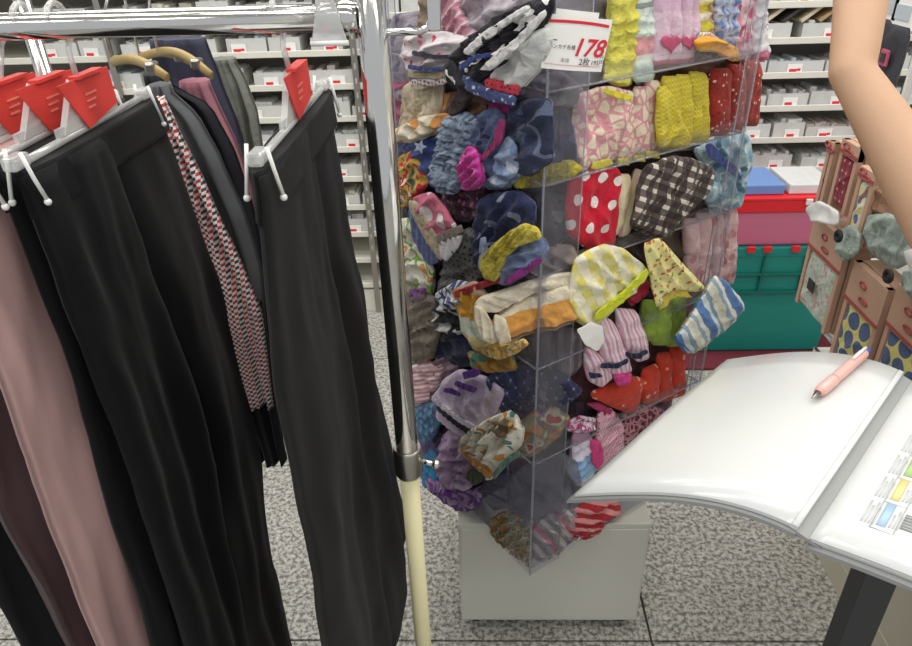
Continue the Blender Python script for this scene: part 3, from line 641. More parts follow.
# ---- lowest shelf, right side
cloth('giraffe_print_cloth', R_, -.02, .02, [(622, 412), (646, 404), (664, 412), (660, 430), (644, 444), (622, 448)], pat('voro', ['#6c2436', '#b4848c'], 75, .12), 'maroon cloth with giraffe patches behind the binder edge')
cloth('pink_dot_cloth', R_, -.012, .016, [(598, 414), (612, 410), (621, 424), (622, 446), (608, 462), (596, 466), (594, 440)], pat('dots', ['#e3b4c0', '#b4607c'], 200, .25), 'pink cloth with tiny dots beside the maroon cloth', ang=20,
      extra=[('edge_band', [(586, 404), (600, 402), (616, 412), (622, 424), (614, 424), (600, 412)], -.004, .012, pat('plain', ['#b03c68', '#9c2c58']), 0, Vf), ('edge_band', [(590, 440), (600, 440), (604, 458), (598, 470), (592, 464)], .01, .008, pat('plain', ['#e0508c', '#cc3c7a']), 0, Vf)])
cloth('pale_blue_cloth', R_, -.012, .016, [(574, 436), (586, 430), (594, 444), (594, 474), (582, 482), (572, 470)], pat('bands', [(0, '#d8dfe8'), (.15, '#9cc4e8'), (.5, '#7facdc'), (.55, '#e4dcea'), (.8, '#c99ab8')]), 'pale blue and white cloth beside the pink dotted cloth',
      extra=[('top_bow', [(566, 424), (580, 416), (596, 418), (594, 430), (580, 434), (568, 432)], .006, .012, pat('blotch', ['#e8e2ea', '#d8b4cc', '#a8446c', '#e8e2ea'], 80), 0, Df)])
RS = pat('stripe', ['#e89a98', '#b4343c'], 48)
cloth('red_stripe_cloth', R_, -.01, .016, [(574, 512), (588, 503), (616, 500), (618, 510), (604, 520), (596, 532), (580, 536), (570, 528)], RS, 'red and pink striped cloth on the lowest shelf', ang=60, fold=(.005, 22, 60))
cloth('grey_pink_cloth', R_, -.015, .02, [(536, 530), (552, 514), (572, 508), (574, 530), (562, 546), (542, 560), (534, 555)], pat('stripe', ['#8a8688', '#b4acac', '#c07488', '#9a9494', '#c8c2c0'], 22), 'grey cloth with pink edging in the lowest front corner', ang=30, fold=(.006, 20, 60))
cloth('green_orange_cloth', L_, -.012, .02, [(493, 520), (508, 512), (522, 522), (530, 548), (528, 560), (512, 548), (496, 534)], pat('blotch', ['#3f6456', '#c98a3c', '#5c7c64', '#c9b48c', '#7a5a3a'], 75), 'green and orange floral cloth in the lowest front corner', fold=(.006, 24, 40))

# ---- left side of the tower
cloth('grey_lavender_cloth', L_, -.01, .02, [(452, -30), (530, -30), (536, 4), (520, 14), (500, 30), (474, 34), (456, 20)], pat('blotch', ['#a49aa4', '#b8aeb6', '#c8bec4', '#a8a4b4'], 40), 'grey lavender cloth behind the black and white one', fold=(.007, 14, 60))
cloth('pink_lace_cloth', L_, .0, .016, [(440, -10), (456, -6), (462, 14), (476, 32), (470, 42), (452, 36), (442, 20)], pat('stripe', ['#d8a4b0', '#b4788a', '#dcc4c8'], 55), 'pink laced cloth beside the grey lavender cloth', ang=50, fold=(.005, 26, 50))
cloth('tan_card_cloth', L_, -.02, .012, [(424, -10), (442, -10), (444, 24), (438, 40), (420, 36)], pat('plain', ['#94806c', '#7e6c5a']), 'tan cloth edge beside the pink laced cloth')
RUF = pat('floral', ['#d6cfd0', '#cf6c80', '#d6cfd0', '#c9bcc0', '#c4485c'], 70, .35)
cloth('ruffled_cloth', L_, .02, .02, [(410, 36), (430, 32), (462, 38), (470, 52), (464, 66), (440, 68), (414, 64), (408, 50)], RUF, 'white ruffled cloth with rose flowers above a beige pleated one', fold=(.007, 24, 80),
      extra=[('grey_trim', [(412, 50), (436, 55), (466, 54), (466, 58), (436, 60), (411, 55)], .022, .003, pat('plain', ['#4c4a58', '#3c3a48']), 0, Vf), ('blue_trim', [(408, 64), (426, 68), (446, 66), (446, 70), (426, 72), (408, 69)], .02, .003, pat('plain', ['#4c5a8c', '#3c4a7c']), 0, Vf),
             ('beige_band', [(408, 70), (440, 72), (456, 66), (456, 74), (440, 80), (408, 78)], .012, .006, pat('plain', ['#b0a48c', '#a0947c']), 0, Vf), ('lace_edge', [(412, 79), (440, 80), (456, 74), (456, 80), (440, 86), (412, 86)], .014, .005, pat('dots', ['#cfc6c4', '#6c4c54'], 160, .3), 0, Vf)])
cloth('beige_pleated_cloth', L_, .004, .018, [(410, 84), (440, 86), (442, 104), (436, 124), (424, 130), (404, 134), (408, 110)], pat('stripe', ['#ddd0b8', '#c9bba0'], 60), 'cream pleated cloth hanging below the ruffled one', fold=(.006, 32, 0))
cloth('pink_board_cloth', L_, -.03, .01, [(392, 84), (408, 76), (411, 110), (400, 130), (392, 134)], pat('plain', ['#b86880', '#a05870']), 'dark pink cloth next to the chrome upright')
cloth('tan_orange_cloth', L_, .0, .018, [(446, 96), (470, 90), (484, 104), (484, 124), (468, 132), (446, 124)], pat('blotch', ['#c08a54', '#a8785c', '#8c6a58', '#cf9a5c'], 26), 'tan and orange cloth between the pleated and denim cloths', fold=Df)
cloth('dark_brown_strap', L_, .03, .007, [(466, 66), (480, 76), (474, 92), (462, 108), (452, 116), (450, 106), (460, 88)], pat('plain', ['#443634', '#382c2c']), 'dark brown strap over the tan cloth')
cloth('cream_rolled_cloth', L_, .022, .012, [(400, 128), (420, 118), (446, 114), (452, 122), (436, 130), (412, 140), (400, 138)], pat('blotch', ['#e4dcc8', '#d8ccb0', '#c88a4c', '#e4dcc8'], 25), 'cream rolled cloth above the denim with a star')
BW = pat('blotch', ['#e4e2e0', '#232126', '#2a282e', '#232126', '#e9e7e6'], 36)
cloth('black_white_cloth', L_, .045, .02, [(452, 62), (470, 40), (500, 18), (530, 4), (548, 4), (542, 22), (520, 46), (498, 66), (470, 84), (456, 80)], BW, 'black and white floral cloth laid diagonally beside the price card', ang=35, fold=(.008, 22, -55),
      extra=[('white_edge', [(462, 52), (486, 30), (528, 4), (532, 8), (500, 30), (470, 56)], .014, .006, pat('plain', ['#e8e6e4', '#dcdad8']), 0, Vf), ('white_edge', [(484, 64), (510, 44), (546, 8), (548, 14), (520, 46), (490, 72)], .018, .006, pat('plain', ['#e8e6e4', '#dcdad8']), 0, Vf), ('blue_edge', [(458, 66), (472, 56), (492, 52), (492, 56), (474, 60), (460, 72)], .02, .003, pat('plain', ['#3c4a8c', '#34407c']), 0, Vf)])
cloth('spotted_cloth', L_, .04, .018, [(496, 76), (516, 50), (534, 34), (548, 30), (548, 48), (538, 68), (520, 86), (504, 84)], pat('floral', ['#d4d6d2', '#d4d6d2', '#1c1c20'], 45, .3), 'white cloth with black spots behind the price card', ang=30, fold=(.005, 18, 40),
      extra=[('red_band', [(488, 78), (504, 80), (520, 86), (518, 96), (504, 92), (488, 88)], .008, .008, pat('dots', ['#c23a48', '#3a2430'], 170, .2), 0, Vf), ('navy_band', [(462, 74), (480, 84), (500, 92), (517, 97), (514, 106), (494, 102), (474, 94), (462, 86)], .012, .008, pat('floral', ['#46527e', '#c0c8dc', '#46527e'], 150, .35), 0, Vf)])
cloth('magenta_cloth', L_, .0, .012, [(490, 104), (506, 100), (512, 112), (506, 124), (492, 120)], pat('plain', ['#b03c8c', '#983078']), 'small magenta cloth tucked above the denim')
DEN = pat('blotch', ['#45558c', '#4d5f98', '#5a6ca4'], 18)
cloth('star_denim_cloth', L_, .0, .018, [(408, 142), (426, 136), (450, 126), (458, 136), (448, 160), (440, 184), (428, 180), (418, 160)], DEN, 'blue denim cloth with a pale star', fold=(.005, 18, 60))
sd = [o for o in COL.objects if o.name.startswith('star_denim')][0]
st = [(420+ (8 if i % 2 == 0 else 3.2)*math.sin(i*math.pi/5+.3), 147-(8 if i % 2 == 0 else 3.2)*math.cos(i*math.pi/5+.3)) for i in range(10)]
STM = pat('plain', ['#a8b4cc', '#9aa6c0'])
p_ = obj('star_print', soft(L_, st, .024, .002, (.0003, 10, 0), 0, 1), STM, sd)
cloth('ruched_denim_cloth', L_, .024, .02, [(446, 122), (464, 116), (476, 124), (470, 150), (464, 172), (456, 190), (440, 188), (436, 165), (440, 140)], pat('blotch', ['#6b7c94', '#8797ac', '#9dabbc', '#53637c'], 75), 'grey blue ruched denim cloth', fold=(.008, 45, 85))
cloth('denim_pocket_cloth', L_, .02, .018, [(470, 122), (492, 112), (504, 120), (502, 150), (496, 180), (480, 184), (474, 160), (466, 140)], pat('blotch', ['#4a5478', '#5e6a8c', '#6c7a9a', '#3c4464'], 30), 'blue denim cloth with pink piping', fold=(.006, 20, 30),
      extra=[('pink_piping', [(500, 118), (506, 120), (503, 140), (494, 150), (480, 164), (476, 162), (492, 144), (499, 130)], .02, .0035, pat('plain', ['#a83c74', '#943064']), 0, Vf)])
cloth('pink_satin_cloth', L_, .046, .012, [(462, 158), (470, 148), (478, 154), (482, 176), (476, 186), (464, 186), (460, 172)], pat('blotch', ['#e058b4', '#cc409c', '#ea84c8'], 60, rough=.45), 'bright pink satin cloth among the denim', fold=(.005, 40, 60))
cloth('pale_denim_cloth', L_, .03, .012, [(498, 156), (508, 138), (516, 150), (516, 172), (504, 184), (484, 184), (494, 176)], pat('blotch', ['#7488ac', '#93a4c0', '#c4ccd8'], 30), 'pale denim cloth with white edge beside the pink satin')
cloth('dark_denim_cloth', L_, .012, .022, [(510, 112), (530, 102), (548, 104), (550, 130), (548, 160), (530, 172), (514, 168), (506, 140)], pat('blotch', ['#3a4058', '#444a66', '#6c7690', '#343a50'], 26), 'dark denim cloth at the front corner above the yellow trim', fold=(.007, 16, 60))
cloth('dark_denim_cloth', FR, -.01, .02, [(540, 106), (562, 106), (574, 130), (576, 164), (556, 172), (540, 170), (538, 130)], pat('blotch', ['#3a4058', '#4a5270', '#6c7690'], 26), 'dark denim cloth behind the front corner strip beside the leaf print', fold=(.007, 16, 30))
cloth('yellow_knit_trim', FR, .012, .014, [(512, 170), (540, 166), (570, 160), (582, 168), (568, 180), (540, 186), (516, 188)], pat('blotch', ['#b8a83a', '#cabc4c', '#a8982e'], 120, bump=1), 'mustard yellow knitted trim across the front corner', 'trim', fold=(.003, 60, 0))
cloth('gold_red_cloth', L_, .01, .02, [(402, 160), (412, 154), (422, 166), (426, 184), (418, 200), (404, 204), (398, 184)], pat('blotch', ['#3c5a48', '#b8923c', '#c8a04c', '#b43440', '#e0d8c4'], 50), 'gold, red and green cloth beside the chrome upright', fold=Df)
cloth('mauve_flower_cloth', L_, .0, .02, [(446, 194), (470, 188), (500, 184), (510, 196), (492, 210), (470, 220), (452, 218)], pat('floral', ['#4c3444', '#a86c84', '#6c4458', '#8c5870'], 95, .4), 'dark mauve cloth with small flowers on the left side')
cloth('fan_kerchief', L_, .035, .012, [(416, 200), (432, 194), (446, 210), (456, 226), (450, 236), (438, 240), (424, 222)], pat('dots', ['#c86c84', '#e6dede'], 22, .3), 'pink kerchief with white flowers and layered beige and blue borders', fold=Df,
      extra=[('beige_border', [(408, 200), (418, 202), (432, 228), (446, 252), (440, 262), (426, 240), (410, 210)], .006, .006, pat('plain', ['#bcae94', '#ac9e84']), 0, Vf), ('blue_border', [(408, 208), (416, 216), (430, 242), (440, 262), (428, 266), (414, 240)], -.006, .006, pat('plain', ['#5a6490', '#6c76a0']), 0, Vf),
             ('white_border', [(438, 242), (452, 236), (464, 234), (460, 246), (446, 262), (440, 256)], .008, .006, pat('floral', ['#d8d4d4', '#b4384c', '#d8d4d4', '#6c7cb0'], 70, .3), 0, Vf), ('brown_border', [(434, 236), (452, 228), (462, 224), (464, 232), (450, 238), (438, 244)], .012, .004, pat('plain', ['#8c8078', '#7c7068']), 0, Vf)])
cloth('green_leaf_cloth', L_, .01, .02, [(402, 224), (412, 222), (424, 246), (432, 270), (430, 292), (416, 292), (406, 284), (402, 250)], pat('blotch', ['#e4e0d0', '#ece6da', '#86b04c', '#e4e0d0', '#d89a4c'], 28), 'cream cloth with green leaves beside the chrome upright', fold=Df)
cloth('dotted_grey_cloth', L_, .012, .018, [(452, 244), (466, 232), (480, 234), (482, 262), (474, 284), (456, 288), (440, 292), (446, 270)], pat('dots', ['#6c6c68', '#2c2c2c'], 95, .22), 'grey cloth with black dots below the flower kerchief', fold=Df)
cloth('navy_star_cloth', L_, .02, .022, [(480, 204), (496, 196), (516, 194), (530, 206), (528, 230), (508, 238), (490, 254), (480, 262), (478, 234)], pat('blotch', ['#2a2e4c', '#343a5c', '#343a5c', '#8a92a8'], 30), 'dark navy cloth with pale stars above the yellow trim', fold=(.007, 18, 40),
      extra=[('pale_edge', [(480, 238), (486, 236), (488, 250), (484, 272), (478, 268)], .016, .005, pat('plain', ['#9aa6c0', '#8a96b4']), 0, Vf)])
cloth('yellow_knit_trim', L_, .05, .01, [(484, 256), (500, 240), (522, 226), (534, 230), (538, 240), (518, 246), (504, 258), (498, 278), (488, 276), (482, 266)], pat('blotch', ['#c2b03c', '#d4c44e', '#b09e30'], 110, bump=1), 'bright yellow knitted trim over the navy cloth', 'trim', fold=(.003, 60, 40))
cloth('blue_lining_cloth', L_, .04, .014, [(500, 260), (516, 248), (538, 240), (544, 246), (538, 260), (520, 272), (504, 282), (496, 276)], pat('blotch', ['#6c7ca8', '#7c8cb4', '#8c9cc0'], 20), 'slate blue lining under the bright yellow trim', fold=Df,
      extra=[('magenta_edge', [(504, 280), (520, 268), (540, 256), (542, 262), (522, 278), (506, 286)], .006, .006, pat('plain', ['#983c8c', '#84307c']), 0, Vf)])
cloth('black_white_knot', L_, .01, .02, [(438, 300), (450, 296), (462, 306), (462, 330), (448, 338), (436, 324)], pat('blotch', ['#26262a', '#2c2c30', '#d4d4d2', '#e0e0de'], 42), 'black and white knotted cloth above the navy cloth', fold=(.007, 24, 60))
cloth('white_blue_cloth', L_, .03, .014, [(438, 294), (456, 282), (472, 284), (478, 300), (464, 306), (450, 308)], pat('blotch', ['#d8d8d4', '#3c4888', '#c8c8c8', '#e4e4e2', '#5c68a0'], 45), 'white cloth with blue flowers beside the red folded edge', fold=Df)
cloth('taupe_cloth', L_, .014, .022, [(412, 300), (426, 296), (436, 304), (440, 330), (434, 352), (422, 362), (412, 352), (410, 325)], pat('floral', ['#7c7264', '#8c8272', '#6c6254', '#2c2824'], 55, .25), 'taupe cloth with dark eyelets beside the chrome upright', fold=Df)
cloth('purple_trim_cloth', L_, .02, .008, [(410, 290), (424, 288), (426, 298), (414, 302)], pat('plain', ['#7c4884', '#683c70']), 'small purple trim above the taupe cloth', 'trim')
cloth('navy_cloth', L_, .0, .02, [(438, 338), (456, 330), (474, 346), (474, 364), (452, 366), (438, 356)], pat('plain', ['#343852', '#2a2e46'], 20), 'plain dark navy cloth beside the taupe cloth', fold=Df)
OT = pat('bands', [(0, '#e6d8bc'), (.05, '#7c6450'), (.11, '#b49474'), (.14, '#7c6450'), (.2, '#e6a860'), (.30, '#e8a858'), (.66, '#e6a452'), (.72, '#eadfc4')])
cloth('orange_towel', FR, .03, .02, [(496, 318), (510, 308), (540, 292), (566, 284), (577, 284), (578, 316), (560, 326), (530, 332), (508, 342), (500, 334)], OT, 'large orange towel with cream rolled edge and brown striped hem', 'towel', 17, (.0015, 12, 17),
      extra=[('rolled_edge', [(474, 304), (480, 297), (494, 293), (520, 284), (548, 275), (576, 272), (577, 283), (552, 288), (524, 297), (498, 312), (484, 312)], .004, .014, pat('plain', ['#ece2cc', '#e0d4ba']), 0, (.003, 26, 75)),
             ('cream_fold', [(474, 304), (484, 308), (494, 326), (500, 342), (492, 344), (480, 338), (474, 320)], .01, .012, pat('plain', ['#eae0c8', '#dcd0b4']), 0, Vf), ('cream_fold', [(494, 314), (506, 318), (510, 334), (512, 342), (500, 345), (494, 330)], .016, .01, pat('plain', ['#efe6d0', '#e2d6bc']), 0, Vf)])
cloth('grey_beige_cloth', FR, .005, .018, [(532, 262), (550, 246), (572, 246), (577, 258), (578, 272), (552, 276), (534, 280)], pat('plain', ['#a89c94', '#968a84'], 15), 'grey beige cloth above the orange towel at the front corner', fold=Df)
cloth('mustard_towel', L_, .04, .014, [(454, 292), (476, 284), (486, 296), (480, 320), (490, 344), (476, 344), (464, 326)], pat('bands', [(0, '#d8c88c'), (.2, '#cfd4c4'), (.42, '#c8cfc0'), (.45, '#c8902c'), (.8, '#c48a28'), (.84, '#b8a088')]), 'mustard towel with red edge below the orange towel', 'towel', -15, (.003, 14, 0),
      extra=[('red_edge', [(452, 292), (468, 286), (486, 280), (500, 276), (500, 282), (484, 288), (456, 298)], .006, .006, pat('plain', ['#b42c34', '#a0242c']), 0, Vf), ('ornate_hem', [(470, 344), (490, 342), (508, 344), (524, 338), (530, 344), (516, 354), (500, 360), (482, 354)], .004, .01, pat('blotch', ['#d8b86c', '#c89c48', '#e4cf98', '#a87c34'], 60), 0, Vf)])
cloth('gold_fringe_cloth', L_, .02, .014, [(470, 352), (490, 354), (510, 356), (512, 368), (496, 372), (474, 366)], pat('blotch', ['#a07838', '#b08844', '#4c8470', '#94702e'], 30), 'brown gold cloth with a green motif below the mustard towel')
cloth('pink_stripe_cloth', L_, .006, .018, [(412, 368), (426, 362), (444, 366), (440, 382), (430, 398), (416, 402)], pat('stripe', ['#e8d4d4', '#dca4ac', '#eee4e2', '#d48c98'], 55), 'pink and white striped cloth beside the chrome upright', ang=60, fold=Df)
cloth('mauve_fold_cloth', L_, .0, .018, [(436, 360), (456, 356), (460, 372), (446, 392), (430, 402), (438, 384)], pat('stripe', ['#8c7480', '#6c5864', '#a48c98'], 40), 'dusky mauve folded cloth beside the striped one', ang=50, fold=Df)
cloth('lavender_towel', L_, .03, .014, [(436, 398), (448, 380), (462, 372), (486, 380), (500, 392), (492, 412), (478, 426), (458, 414), (440, 404)], pat('blotch', ['#c8b4cc', '#d4c2d6', '#bca6c4'], 20), 'lavender towel with purple lettering marks and black and white edge', 'towel', fold=(.003, 14, 40),
      extra=[('white_edge', [(434, 398), (440, 402), (460, 416), (480, 428), (476, 432), (456, 420), (436, 404)], .006, .005, pat('plain', ['#e8dee8', '#dcd0dc']), 0, Vf), ('black_edge', [(436, 404), (456, 419), (474, 432), (472, 437), (454, 424), (436, 409)], .004, .005, pat('plain', ['#28202c', '#201824']), 0, Vf), ('pale_edge', [(436, 410), (454, 424), (472, 436), (468, 440), (450, 430), (436, 418)], .0, .006, pat('plain', ['#dcc8dc', '#ccb8d0']), 0, Vf),
             ('purple_mark', [(444, 388), (452, 388), (461, 393), (460, 397), (452, 394), (443, 392)], .018, .002, pat('plain', ['#5c3088', '#502878']), 0, Vf), ('purple_mark', [(456, 380), (466, 384), (478, 388), (474, 393), (462, 389), (454, 385)], .018, .002, pat('plain', ['#5c3088', '#502878']), 0, Vf), ('purple_mark', [(462, 372), (474, 368), (482, 370), (478, 376), (464, 380)], .018, .003, pat('plain', ['#643890', '#562c80']), 0, Vf)])
cloth('teal_cloth', L_, .006, .018, [(418, 408), (430, 404), (440, 408), (438, 428), (430, 440), (420, 436)], pat('stripe', ['#4c8ca4', '#3c7890', '#7c4c8c', '#5c9cb4'], 50), 'teal blue cloth with purple stripes beside the rack collar')
cloth('slate_cloth', L_, .01, .014, [(478, 424), (490, 410), (500, 396), (506, 408), (496, 424), (484, 432)], pat('plain', ['#4c5c70', '#42505f']), 'slate blue cloth between lavender and cream kerchiefs')
cloth('mauve_satin_cloth', L_, .02, .02, [(446, 436), (456, 428), (468, 438), (474, 452), (478, 474), (466, 488), (448, 484), (440, 468)], pat('blotch', ['#a284a8', '#b89cbc', '#8c6c94'], 24, rough=.5), 'pale purple satin cloth with dark label in the lower left', fold=(.008, 18, 50),
      extra=[('purple_edge', [(440, 446), (446, 434), (452, 436), (446, 458), (440, 476), (434, 468)], -.002, .01, pat('plain', ['#703c88', '#602c78']), 0, Vf), ('label', [(464, 478), (470, 468), (484, 472), (482, 482), (474, 486)], .022, .003, pat('check', ['#3c4a30', '#4c5a3c', '#34402c', '#546444'], 200, .5), 0, Vf)])
cloth('purple_cloth', L_, .006, .016, [(430, 478), (446, 484), (466, 490), (480, 486), (478, 502), (466, 510), (446, 500), (432, 488)], pat('blotch', ['#6c3884', '#7c4894', '#a88cb0', '#5c2c74'], 34), 'deep purple cloth along the bottom left edge', fold=Df)
cloth('teal_cloth', L_, .0, .012, [(422, 462), (432, 450), (442, 462), (440, 480), (428, 484)], pat('plain', ['#3c88b0', '#3478a0']), 'blue cloth beside the deep purple cloth')
CK = pat('blotch', ['#c98a3c', '#e4e0cc', '#eae6d8', '#e4e0cc', '#5c8474'], 40)
cloth('cream_kerchief', L_, .06, .016, [(462, 442), (474, 430), (490, 420), (508, 414), (520, 428), (518, 444), (504, 456), (492, 474), (478, 458)], CK, 'cream kerchief with orange and green border tied over the purple cloths', fold=(.009, 20, 30),
      extra=[('orange_trim', [(462, 446), (478, 462), (492, 476), (490, 480), (474, 466), (460, 450)], .006, .004, pat('plain', ['#c48c48', '#b47c38']), 0, Vf), ('green_trim', [(492, 474), (506, 458), (520, 450), (520, 456), (508, 464), (494, 480)], .006, .005, pat('plain', ['#6c9484', '#5c8474']), 0, Vf), ('brown_knot', [(490, 428), (504, 418), (514, 424), (508, 436), (496, 438)], .012, .01, pat('blotch', ['#7c6038', '#5c4c34', '#a8843c'], 60), 0, Df)])
cloth('orange_floral_cloth', FR, .0, .02, [(516, 424), (534, 412), (556, 408), (568, 418), (560, 434), (540, 448), (520, 456)], pat('blotch', ['#b87c44', '#c8945c', '#8c8c70', '#d0c4a4', '#a84c4c'], 32), 'orange and sage floral cloth across the front corner', fold=Df)
cloth('navy_plaid_cloth', FR, .0, .02, [(488, 380), (506, 366), (540, 364), (566, 376), (580, 390), (556, 404), (528, 402), (500, 408)], pat('check', ['#2c3048', '#3a4060', '#353a56', '#7c84a0'], 60, .8), 'navy plaid cloth above the orange floral cloth', ang=30, fold=Df)
cloth('grey_pink_socks', FR2, .0, .02, [(524, 330), (548, 326), (578, 330), (582, 360), (570, 374), (540, 370), (524, 356)], pat('stripe', ['#7c7074', '#8c8084', '#6a5c62', '#96888c'], 28), 'dim grey pink cloth behind the front corner strip', fold=Vf)
cloth('grey_navy_cloth', FR2, .0, .02, [(528, 196), (548, 190), (566, 196), (568, 230), (556, 246), (532, 244)], pat('blotch', ['#4c5060', '#6c707c', '#a0a4ac'], 26), 'grey navy cloth behind the front corner beside the polka dots', fold=Df)
cloth('grey_cap_cloth', FR, .0, .02, [(520, 90), (538, 76), (560, 72), (578, 84), (576, 102), (548, 104), (524, 106)], pat('blotch', ['#6c6870', '#84808a', '#a09ca4'], 20), 'grey cloth below the price card', fold=Df)
cloth('yellow_inner_cloth', FR2, .0, .02, [(572, 256), (590, 248), (600, 260), (598, 300), (584, 312), (572, 300)], pat('plain', ['#b0a878', '#9c9468']), 'dull yellow cloth behind the corner strip', fold=Df)
# clear film bags in the emptier lower compartment
tag(obj('clear_bag', soft(FR, [(508, 480), (530, 462), (560, 452), (578, 462), (582, 486), (566, 512), (536, 520), (512, 508)], .0, .012, (.008, 14, 40), 0, 5), 'clear_film'), 'crumpled clear plastic bag in the lower front corner', 'bag')
tag(obj('clear_bag', soft(L_, [(478, 488), (492, 474), (514, 474), (524, 492), (512, 506), (492, 512)], .0, .012, (.009, 16, 60), 0, 7), 'clear_film'), 'crumpled clear plastic bag below the cream kerchief', 'bag')
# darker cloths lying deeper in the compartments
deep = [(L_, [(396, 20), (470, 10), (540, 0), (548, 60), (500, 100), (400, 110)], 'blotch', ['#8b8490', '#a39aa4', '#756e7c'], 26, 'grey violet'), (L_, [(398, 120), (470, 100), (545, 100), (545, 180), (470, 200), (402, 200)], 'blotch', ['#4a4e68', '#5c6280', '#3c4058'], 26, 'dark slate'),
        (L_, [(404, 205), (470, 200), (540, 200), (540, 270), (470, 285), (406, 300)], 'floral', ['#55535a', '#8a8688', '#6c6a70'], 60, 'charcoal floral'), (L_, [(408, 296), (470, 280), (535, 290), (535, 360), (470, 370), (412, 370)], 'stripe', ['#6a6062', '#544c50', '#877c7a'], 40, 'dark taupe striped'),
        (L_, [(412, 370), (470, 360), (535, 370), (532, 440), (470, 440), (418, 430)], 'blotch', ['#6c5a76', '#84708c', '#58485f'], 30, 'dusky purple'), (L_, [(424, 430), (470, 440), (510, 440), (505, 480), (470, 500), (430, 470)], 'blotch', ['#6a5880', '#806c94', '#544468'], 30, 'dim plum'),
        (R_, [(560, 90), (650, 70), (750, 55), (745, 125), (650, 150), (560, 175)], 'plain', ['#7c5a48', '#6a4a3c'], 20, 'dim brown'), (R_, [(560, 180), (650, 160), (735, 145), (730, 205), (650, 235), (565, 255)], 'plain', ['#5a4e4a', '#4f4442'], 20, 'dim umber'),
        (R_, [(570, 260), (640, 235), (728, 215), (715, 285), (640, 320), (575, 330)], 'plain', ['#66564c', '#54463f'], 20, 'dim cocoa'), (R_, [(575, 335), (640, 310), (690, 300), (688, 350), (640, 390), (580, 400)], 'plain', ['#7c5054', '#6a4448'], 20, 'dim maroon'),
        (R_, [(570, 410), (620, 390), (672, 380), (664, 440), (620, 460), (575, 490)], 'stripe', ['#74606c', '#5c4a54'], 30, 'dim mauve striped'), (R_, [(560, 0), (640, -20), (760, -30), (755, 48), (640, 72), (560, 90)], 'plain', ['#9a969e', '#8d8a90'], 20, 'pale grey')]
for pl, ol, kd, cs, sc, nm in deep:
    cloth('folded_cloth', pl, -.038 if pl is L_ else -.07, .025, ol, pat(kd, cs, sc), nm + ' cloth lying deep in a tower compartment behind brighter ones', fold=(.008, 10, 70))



# ------------------------------------------------------------------ price card on the front corner
pc = [aty(546, 13, .87), aty(613, 20, .885), aty(601, 72, .885), aty(541, 68, .87)]
card = thing('price_card', 'white price card reading 178 in red with red top rule', 'price card', tuple(pc[3]))
nrm = np.cross(pc[1]-pc[0], pc[3]-pc[0]); nrm /= np.linalg.norm(nrm)
if nrm[1] > 0: nrm = -nrm
def cpt(u, v, o): # u to the right 0..1, v down 0..1
    a = pc[0]*(1-u)+pc[1]*u; b = pc[3]*(1-u)+pc[2]*u; bend = .004*math.sin(math.pi*u)
    return a*(1-v)+b*v+nrm*(o+bend)
def cstrip(u0, v0, u1, v1, o, th=.0004, n=8, dv=0):
    m = MB(); g = []
    for i in range(n+1):
        u = u0+(u1-u0)*i/n; k = dv*4*(i/n)*(1-i/n)
        for (vv, oo) in ((v0-k, o), (v1-k, o), (v1-k, o-th), (v0-k, o-th)): m.v.append(tuple(cpt(u, vv, oo)))
    for i in range(n):
        for k in range(4): m.f.append((i*4+k, i*4+(k+1) % 4, i*4+4+(k+1) % 4, i*4+4+k)); m.sm.append(False)
    m.f += [(0, 1, 2, 3), tuple(n*4+k for k in (3, 2, 1, 0))]; m.sm += [False]*2
    return m
cb = obj('card_sheet', cstrip(0, 0, 1, 1, 0, .0009, 12), 'card_white', card)
back = cstrip(.15, -.10, .78, .5, -.003, .0006); obj('card_behind', back, 'card_white', card)
obj('top_rule', cstrip(.06, .10, .96, .155, .0006, dv=.03), 'red_print', card)
obj('bottom_rule', cstrip(.04, .90, .96, .905, .0006), 'red_print', card)
def text3d(s, u, v, size, mat, parent, shear=.2, name='lettering', bold=0):
    cu = bpy.data.curves.new(name, 'FONT'); cu.body = s; cu.size = 1; cu.shear = shear; cu.extrude = 0; cu.offset = bold
    o = bpy.data.objects.new(name, cu); COL.objects.link(o)
    dg = bpy.context.evaluated_depsgraph_get(); me = o.evaluated_get(dg).to_mesh()
    vs = [tuple(x.co) for x in me.vertices]; fs = [tuple(p.vertices) for p in me.polygons]
    bpy.data.objects.remove(o)
    W = np.linalg.norm(pc[1]-pc[0]); Hh = np.linalg.norm(pc[3]-pc[0]); m = MB()
    for x, y, z in vs: m.v.append(tuple(cpt(u+x*size/W, v-y*size/Hh, .0007)))
    m.f = fs; m.sm = [False]*len(fs)
    return obj(name, m, mat, parent, fix=False)
text3d('178', .44, .71, .028, 'red_print', card, .25, 'price_number', .02)
text3d('円', .92, .74, .005, 'black_ink', card, 0)
text3d('ハンカチ各種', .08, .60, .0056, 'black_ink', card, .0)
m = MB()
obj('small_print', cstrip(.08, .44, .2, .465, .0006), 'grey_ink', card)
text3d('本体', .28, .85, .006, 'grey_ink', card, 0)
text3d('2枚', .58, .88, .010, 'black_ink', card, 0)
text3d('195円', .78, .87, .0075, 'black_ink', card, 0)

